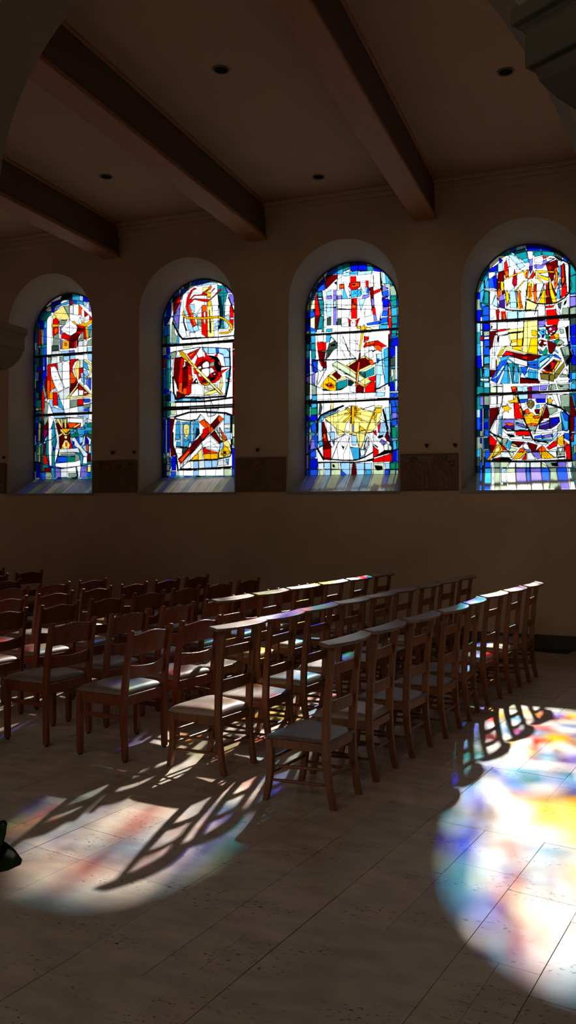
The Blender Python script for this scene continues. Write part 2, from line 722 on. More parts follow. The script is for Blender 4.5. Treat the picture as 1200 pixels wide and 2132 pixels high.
G3 = '''
@635,540,6
W 240,150 1060,140 1060,1200 240,1200
B 410,80 480,60 470,160 410,180
c 405,90 480,70 475,180 405,185
b 290,160 405,100 405,180 260,210
t 480,60 565,50 560,110 475,160
B 570,50 665,45 665,140 575,145
B 670,45 775,50 775,135 670,140
t 780,75 855,85 850,145 780,140
B 860,85 960,140 955,160 860,145
R 260,215 405,190 410,240 260,370
B 150,330 250,220 255,400 150,410
b 130,380 250,300 255,390 150,405
n 90,400 140,330 135,410 90,420
l 480,170 840,140 840,180 480,210
c 560,160 660,140 665,180 570,185
w 410,200 470,190 460,220 410,250
w 515,140 565,120 565,150 515,165
W 270,370 400,240 400,380 300,380
k 360,290 400,270 400,330 
c 965,140 1045,190 1050,310 980,310
l 970,150 1000,160 1020,310 965,300
t 1055,220 1135,320 1060,310
g 1060,340 1140,320 1145,450 1070,450
v 970,320 1040,370 970,390
l 990,320 1045,325 1045,365
b 970,400 1045,380 1050,460 970,455
V 970,465 1040,465 1040,480 970,490
B 970,495 1045,490 1045,590 975,590
v 970,600 1050,590 1040,640 980,645
b 970,650 1040,640 1040,710 960,710
t 1070,500 1145,480 1150,590 1080,610
G 1070,470 1145,465 1145,500 1080,520
b 1150,370 1200,430 1195,570 1155,590
c 1080,610 1150,600 1155,700 1080,710
g 1155,600 1200,590 1200,700 1160,700
t 1080,715 1155,710 1155,800 1090,805
b 1160,710 1200,705 1200,790 1160,800
t 1090,820 1150,815 1150,860 1090,860
r 1050,500 1075,590 1085,720 1080,830 1060,990 1050,870 1040,700 1050,600
o 1050,620 1075,620 1080,700 1050,700
w 1050,590 1070,590 1070,610 1050,610
w 1050,715 1080,715 1080,730 1050,730
W 850,160 940,180 945,380 860,340
W 380,390 460,380 460,440 400,450
b 90,420 125,420 125,460 80,470
c 80,475 125,475 125,500 80,500
e 70,510 125,505 125,620 70,625
g 30,560 65,520 65,630 30,640
B 20,650 60,650 60,740 15,750
b 65,650 125,660 125,710 65,735
e 70,740 125,715 125,870 70,850
t 165,410 215,405 215,470 165,465
l 165,475 215,475 215,500 165,500
t 170,510 235,510 240,600 190,625
t 190,630 240,620 240,690 200,690
t 190,710 235,710 215,860 160,870
r 145,410 165,520 190,690 145,860 130,850 130,600 125,500
R 140,700 190,695 145,900 130,850
r 130,470 155,470 155,510 130,510
W 220,390 255,380 265,650 240,630
l 215,690 245,690 240,710 190,700
W 240,770 255,740 265,850 235,850
l 275,400 330,390 330,450 270,460
v 270,460 340,455 340,495 270,500
l 275,515 330,510 330,720 270,710
- 270,670 330,640
n 275,730 330,720 330,820 275,825
v 355,390 395,390 395,820 355,820
v 400,460 465,450 465,495 400,495
- 350,450 400,450
- 350,500 400,500
- 350,640 400,625
l 360,520 390,520 390,600 360,600
n 405,740 455,740 450,820 400,820
W 405,500 580,490 580,620 405,620
W 405,630 580,630 540,730 405,730
w 455,810 550,780 550,845 455,840
- 470,825 500,810 530,825
r 430,310 500,305 505,365 430,370
o 430,320 490,315 480,360 440,365
r 570,215 640,210 645,280 690,275 690,345 640,380 580,380 550,340 555,295 570,290
o 585,295 680,290 680,340 590,350
k 590,305 640,305 630,325 600,330
- 570,285 640,285 
r 760,265 795,265 795,350 765,345
c 475,380 510,370 550,490 475,495
c 575,385 700,370 700,460 640,470 575,480
- 600,440 690,380
- 610,400 650,440
- 650,465 700,400
l 700,350 800,345 800,440 710,450
b 780,350 800,350 800,420 770,420
W 475,285 515,285 545,340 550,400 580,480 540,490 500,380 490,300
- 510,320 560,470
W 700,275 750,265 755,400 730,410 700,340
- 720,280 725,380
- 735,280 740,370
r 580,490 650,480 650,740 580,740
R 590,490 610,490 610,560 590,550
o 590,550 640,560 640,610 590,610
r 535,730 590,770 640,760 690,730 650,830 560,840
W 570,780 600,755 630,760 640,800 630,840 580,840 570,810
k 585,785 605,780 605,800 590,805
k 615,785 630,785 625,800 612,800
- 585,820 630,820
v 720,460 805,430 805,470 720,500
r 810,410 945,365 945,400 820,460
R 810,350 855,340 870,600 840,640 820,470
v 830,490 860,490 870,580 840,590
r 840,610 880,600 890,690 850,690
v 855,690 890,690 905,760 865,770
- 720,490 700,720
- 780,480 720,800
w 750,620 830,620 835,700 750,720
l 670,490 760,490 700,640
b 770,800 930,765 930,810 780,825
c 940,750 1040,720 1040,810 935,810
b 960,730 1040,720 1030,780 940,800
k 940,150 950,380 970,500 940,700 930,760 950,770 960,500 970,390 955,160
Y 640,840 700,830 690,870 650,860
w 780,850 930,830 930,880 780,880
y 740,850 800,850 860,880 740,900
Y 735,810 750,840 780,845 760,865 775,885 740,875 735,900 715,878 690,885 705,860 690,840 725,840
c 270,870 345,865 335,920 265,920
w 150,880 215,870 210,925 145,930
g 15,900 60,890 60,935 20,940
c 70,900 130,890 130,930 75,935
c 935,820 1040,815 1030,870 930,880
l 930,900 1045,890 1060,980 930,970
r 1045,890 1080,885 1060,1080 1045,1080
t 1090,880 1145,880 1140,950 1080,970
g 1160,880 1200,880 1200,920 1150,940
@635,680,6
W 130,70 1060,50 1060,1200 130,1200
T 20,130 70,120 70,200 20,210
c 75,110 130,110 130,200 80,210
w 150,110 230,100 230,190 160,190
c 265,110 330,105 310,190 270,200
t 10,220 70,215 65,290 10,290
t 80,215 135,210 130,290 80,290
c 10,300 65,300 60,380 10,400
t 80,300 135,300 130,410 80,410
B 10,415 60,410 60,560 15,580
B 85,430 130,430 130,570 100,570
b 100,440 165,430 160,560 130,570
b 10,590 55,570 60,600 10,630
v 15,640 60,610 70,700 15,690
v 85,600 130,580 130,710 90,700
n 10,700 60,710 50,860 10,860
g 80,720 140,740 145,850 80,850
c 10,880 50,880 50,930 10,930
t 90,870 150,870 150,920 90,920
G 10,960 50,960 50,1100 10,1100
G 80,960 150,960 155,1100 75,1100
B 10,1110 50,1110 50,1170 10,1190
B 75,1110 155,1110 150,1190 70,1190
W 60,300 80,290 85,700 90,900 60,920 65,620
B 1110,150 1195,140 1200,240 1150,260 1070,230
B 1070,270 1140,270 1140,350 1070,390
b 1150,280 1200,270 1200,300 1150,340
n 1070,400 1135,370 1135,490 1070,490
n 1155,360 1200,330 1200,480 1155,490
c 1070,500 1200,490 1200,515 1080,515
g 1080,530 1130,530 1130,660 1085,690
w 1080,530 1100,530 1110,600 1080,650
g 1160,530 1200,530 1200,630 1160,640
w 1130,240 1155,240 1155,660 1130,660
B 1060,700 1115,690 1120,800 1070,800
w 1130,680 1160,670 1150,810 1130,800
B 1165,660 1200,650 1200,800 1170,800
w 1060,810 1200,805 1200,825 1060,825
b 1060,840 1115,840 1115,880 1065,880
g 1150,840 1200,840 1200,880 1160,880
b 1070,930 1120,925 1150,1000 1130,1110 1085,1110
v 1160,920 1200,920 1200,1020 1165,1020
b 1090,1010 1145,1010 1150,1080 1085,1070
g 1155,1030 1200,1030 1200,1100 1160,1100
r 150,200 265,195 265,300 240,430 210,500 180,430
R 160,310 260,310 240,430 200,440
R 210,440 270,430 275,510 225,520
w 210,295 300,295 300,308 215,310
l 220,530 270,515 270,540 225,550
n 270,340 300,220 360,180 405,210 405,270 360,290 300,380 255,415
k 320,225 380,210 385,240 330,250
- 310,250 290,370
- 330,270 280,400
- 355,280 270,410
W 330,130 370,150 400,200 440,210 440,110 480,120 460,180 530,250 590,400 520,410 470,300
- 440,180 450,300 480,410
- 480,310 500,410
- 500,320 530,405
- 520,330 560,405
- 540,330 600,405
- 470,190 500,280
-2 480,130 540,300 640,400
-1 520,190 530,260 680,310
-1 540,170 680,180
-1 600,150 680,240
-1 550,200 660,220
- 405,210 340,130
-2 330,130 270,330
l 890,340 960,360 960,400 900,440
- 760,360 890,280
r 740,120 800,125 790,170 740,200
o 730,190 780,150 780,180 740,200
r 760,200 910,170 1030,245 960,260 870,225 780,250 740,265 730,250
o 770,200 890,180 870,210 770,240
o 850,235 920,230 965,260 965,320 900,290
- 890,190 930,300
- 910,170 960,260
- 850,235 800,200
w 800,250 860,240 900,290 810,340
k 690,385 890,280 880,300 740,370
w 740,340 840,290 860,380 790,400
l 960,270 1040,260 1045,560 960,420
c 990,290 1040,270 1050,700 1000,720
l 900,340 960,340 980,600 900,630
b 895,400 930,400 920,450 900,460
l 890,600 950,600 940,720 890,780
Y 195,750 290,610 390,680 390,800 310,800
Y 290,615 390,690 385,740 300,700
o 250,720 330,700 370,760 310,770
k 260,740 280,710 300,740 330,710 350,750 310,750
y 300,600 380,545 400,560 330,610
R 340,600 390,560 460,620 410,660
y 290,610 340,600 405,660 390,680
y 405,660 500,620 530,640 420,680
t 390,700 530,655 530,740 460,790 395,800
T 540,660 620,700 590,730 540,740
W 340,470 400,430 430,450 640,590 520,600 400,560 350,500
y 400,430 520,490 830,680 750,730 510,590 350,490
e 410,530 640,590 750,640 690,690 640,650
e 340,470 400,435 540,520 640,600 640,650
Y 510,620 630,690 635,710 530,640
y 520,480 740,365 770,390 545,500
R 540,500 690,400 760,390 840,470 690,560 640,570
Y 740,365 790,390 880,460 860,480 760,390
o 790,420 830,400 870,460 830,480
y 640,560 830,470 850,490 660,580
t 760,560 870,500 870,600 760,640
n 680,580 760,560 760,640 690,600
t 680,570 750,560 730,600
Y 660,700 750,740 830,690 820,710 750,760 670,720
r 790,640 885,610 885,670 850,700 800,650
r 750,760 850,680 885,700 870,820 750,830
R 650,720 740,760 735,830 640,830
Y 705,80 735,80 700,260 690,330 680,270
R 680,330 700,330 690,420 670,500 665,440
o 670,440 690,440 665,700 640,790 630,790 645,600
y 665,560 680,560 660,700 645,700
k 200,770 310,790 320,805 230,805
k 395,790 550,740 430,800
w 560,740 640,740 640,830 560,810
w 880,790 1000,760 1000,790 880,810
l 900,820 1000,820 1000,870 880,870
-3 130,420 520,410 640,400
-2 0,430 200,560 220,540
-2 0,640 170,560
-2 0,690 200,770
-2 170,570 150,740
-2 270,520 165,720
-2 880,450 1040,380
-3 1050,100 1050,740
-3 1060,700 880,790
-2 885,450 885,830
-2 130,850 640,830 900,820
-1 600,420 1040,420
@635,820,6
W 130,70 1060,50 1060,1030 130,1030
c 10,20 50,20 50,80 10,85
c 90,20 150,20 150,80 90,85
G 10,110 50,110 50,260 10,265
c 80,110 150,110 150,170 85,180
G 80,180 155,170 155,260 75,265
B 10,270 50,270 50,330 10,330
B 75,270 155,265 155,340 70,340
G 10,340 40,340 45,400 10,440
t 60,350 150,350 90,390 60,400
b 80,400 140,350 145,470 90,470
b 10,450 50,420 50,480 15,490
w 60,400 75,450 75,560 60,700 50,500
c 10,490 130,485 130,500 10,510
v 10,520 45,520 40,750 10,760
b 90,520 130,520 130,660 85,640
v 80,570 125,570 140,680 70,700
v 10,760 50,740 45,940 10,940
b 70,710 140,690 145,790 70,790
B 70,810 155,810 160,940 65,940
b 10,950 45,950 45,1030 10,1030
b 70,950 165,945 165,1030 65,1030
w 165,870 235,860 235,1030 180,1030
e 185,950 235,945 240,1030 190,1030
l 240,860 320,855 320,940 245,940
l 250,950 320,945 320,1020 250,1030
e 330,860 420,850 430,940 330,940
e 330,950 450,945 450,1030 330,1030
k 340,880 370,880 380,920 350,920
l 440,860 560,860 560,1020 460,1000
b 455,950 520,1010 480,1030 455,1030
R 600,865 630,865 645,1020 585,1020
w 560,870 590,870 580,1020 560,1020
l 640,870 745,865 745,1020 650,1020
l 750,865 840,865 840,1020 750,1020
c 760,950 830,950 830,1020 770,1020
e 860,870 990,860 990,1020 850,1020
k 870,890 970,900 975,950 900,960 880,930
l 1000,865 1060,865 1060,940 1010,940
b 1000,950 1055,950 1050,1020 1000,1020
G 1070,865 1130,860 1130,940 1075,940
g 1065,950 1130,950 1130,1020 1060,1020
G 1140,860 1190,855 1190,940 1140,940
g 1140,950 1190,950 1190,1020 1140,1020
b 1065,80 1120,70 1140,160 1090,160
v 1160,70 1200,70 1200,160 1160,160
b 1085,165 1150,165 1150,235 1090,235
v 1090,240 1150,235 1150,300 1090,310
g 1160,170 1200,170 1200,240 1160,240
v 1155,250 1200,240 1200,400 1160,400
b 1085,330 1150,310 1150,400 1090,400
G 1085,415 1145,415 1145,550 1090,550
G 1155,410 1200,410 1200,550 1155,550
w 1080,560 1195,560 1195,572 1080,572
c 1100,590 1140,580 1150,690 1105,700
G 1150,580 1195,580 1195,680 1150,690
b 1110,710 1190,690 1195,840 1150,850
B 1105,710 1145,710 1140,850 1095,850
n 190,90 220,170 200,250 170,270
y 330,90 360,100 350,240 320,280
c 180,280 300,240 420,190 360,230 240,290 210,370 180,350
l 200,310 240,280 440,200 400,230 250,290 215,340
l 170,350 210,350 215,620 165,620
c 170,600 220,580 230,640 180,660
b 130,480 150,490 165,660 150,700 125,640
w 170,680 225,650 235,790 220,810
-4 235,820 160,690
R 210,360 240,350 270,450 290,580 330,650 330,830 235,820 225,600
r 235,490 265,490 280,590 235,600
o 230,500 260,500 265,560 235,565
R 235,640 310,600 330,670 240,760
r 230,700 330,680 330,800 240,800
y 250,320 360,380 470,470 510,500 420,520 360,400
y 245,300 550,180 720,190 950,250 880,330 940,340 900,400 860,460 720,520 560,500 400,440
W 260,330 330,380 330,540 280,480
- 290,400 310,540
- 310,400 330,550
- 330,400 350,560
- 350,410 370,550
l 300,480 370,470 380,570 320,570
W 300,590 380,560 370,640 340,670
b 340,590 370,590 360,640
W 400,640 440,580 460,540 520,510 560,540 530,650 480,760 485,830 420,830
- 460,560 440,620
- 490,540 470,640
- 510,530 495,650
- 530,540 515,660
- 550,550 530,660
- 440,620 490,700 520,670
k 450,640 500,660 480,700
W 560,510 640,510 660,600 670,680 560,660
- 590,520 595,650
- 610,520 615,650
- 630,530 635,650
l 580,520 650,520 650,600 640,640 590,640
c 570,670 680,675 680,820 610,820
l 690,690 780,690 750,780 690,800
w 690,700 770,700 740,770 700,780
W 780,520 810,560 810,650 780,690 730,680
b 750,600 790,550 800,640 760,680
w 770,560 800,540 790,660 740,680
- 790,540 740,660
- 800,560 760,670
- 805,590 780,680
W 800,490 860,480 960,600 1000,690 990,740 920,770 900,690 850,640
- 820,500 880,600
- 850,520 920,620
- 870,530 940,610
k 860,620 920,660 910,680 870,650
l 940,360 1020,350 1020,480 1000,540 930,520
- 970,370 940,500
- 990,370 960,500
- 1010,380 980,510
r 910,400 950,350 940,430 920,490
r 860,470 890,450 900,520 870,510
k 920,520 980,510 980,540 940,560 910,545
v 960,560 1030,610 970,640 940,600
R 1000,540 1030,470 1070,610 1030,590
W 980,640 1040,620 1040,740 1000,720
w 1050,630 1090,670 1090,720 1050,720
r 850,650 920,700 920,770 855,800
r 850,820 1090,740 1085,845 850,855
k 1000,700 1100,700 1100,730 860,800 860,790
Y 500,240 700,235 705,260 500,265
Y 585,150 620,150 615,380 585,380
R 575,150 588,150 585,370 572,370
Y 500,170 530,165 580,220 570,240
Y 690,170 720,175 640,240 620,240
Y 480,340 580,260 590,280 490,360
Y 620,260 720,320 710,340 620,280
Y 620,150 660,155 665,200 620,215
o 625,170 645,170 645,195 625,195
- 500,190 450,180
- 720,200 860,210
- 720,220 880,230
- 720,260 860,300
- 400,260 570,240
- 260,300 500,260
- 480,280 380,380
- 560,330 500,470
- 700,340 900,330
- 720,320 820,370
Y 690,400 760,450 680,460
y 570,500 730,460 830,450 850,470 720,510 640,520
Y 880,180 960,180 960,230 900,250 870,320 830,310 890,220
y 870,150 970,150 960,175 870,170
y 900,240 960,230 950,320 880,400
Y 720,580 850,240 870,190 880,200 800,400 710,680 690,680
v 590,390 615,390 615,470 590,470
W 510,390 560,320 560,470 500,460
y 640,490 760,500 740,590 690,690 660,600
W 930,300 960,260 990,340 1000,350 
k 985,170 1030,340 1060,560 1080,610 1040,520 1000,350 965,200
l 1000,170 1060,165 1080,540 1030,380
-4 150,480 160,340 200,270 300,220 480,150
-2 0,780 160,680 400,560 510,500
-2 500,200 560,150 600,150
-2 860,145 720,190
-2 1000,340 1200,300
-3 340,820 480,830 640,830 750,790 850,730
-3 160,855 640,855 850,830
-2 340,810 420,600
- 350,160 360,400
- 410,180 420,500
-3 780,830 860,810
@635,540,6
-1 410,180 410,1200
-1 560,170 565,1200
-1 460,220 460,840
-1 240,610 650,560
-1 660,180 660,1200
-1 405,625 830,620
-1 750,720 750,1200
-1 835,150 800,430
-1 860,200 865,340
-1 710,290 1130,310
-1 60,300 250,300
-1 260,600 560,620
-1 60,640 240,640
-1 240,200 240,1000
-1 1155,400 1155,1000
-1 0,560 1200,580
-1 70,480 240,480
@635,680,6
-1 405,90 405,800
-1 560,80 565,600
-1 0,300 900,300
-1 640,90 640,1160
-1 750,600 750,900
-1 230,100 235,1190
-1 60,90 60,1190
-1 130,90 160,1190
-1 310,790 330,940
-1 410,810 410,900
-1 890,480 1040,500
-1 800,80 800,460
-1 870,100 870,300
-1 870,820 870,1190
-1 550,830 545,930
-1 970,420 1010,820
-1 0,850 640,850
-1 1060,90 1200,90
@635,820,6
-1 160,590 560,600 1060,590
-1 320,150 325,1030
-1 560,500 565,1030
-1 680,360 685,860
-1 750,500 750,1030
-1 855,440 855,1030
-1 400,380 400,600
-1 240,480 1060,480
-1 10,600 160,600
-1 165,945 1190,945
-1 0,180 160,180
-1 0,350 1060,360
-1 450,860 450,1030
-1 990,600 990,1030
-1 1050,60 1090,860
-1 160,120 160,1030
-1 60,100 50,1030
@635,540,6
-4 0,945 600,915 1200,868
@635,820,6
-4 0,100 600,90 1200,55
'''
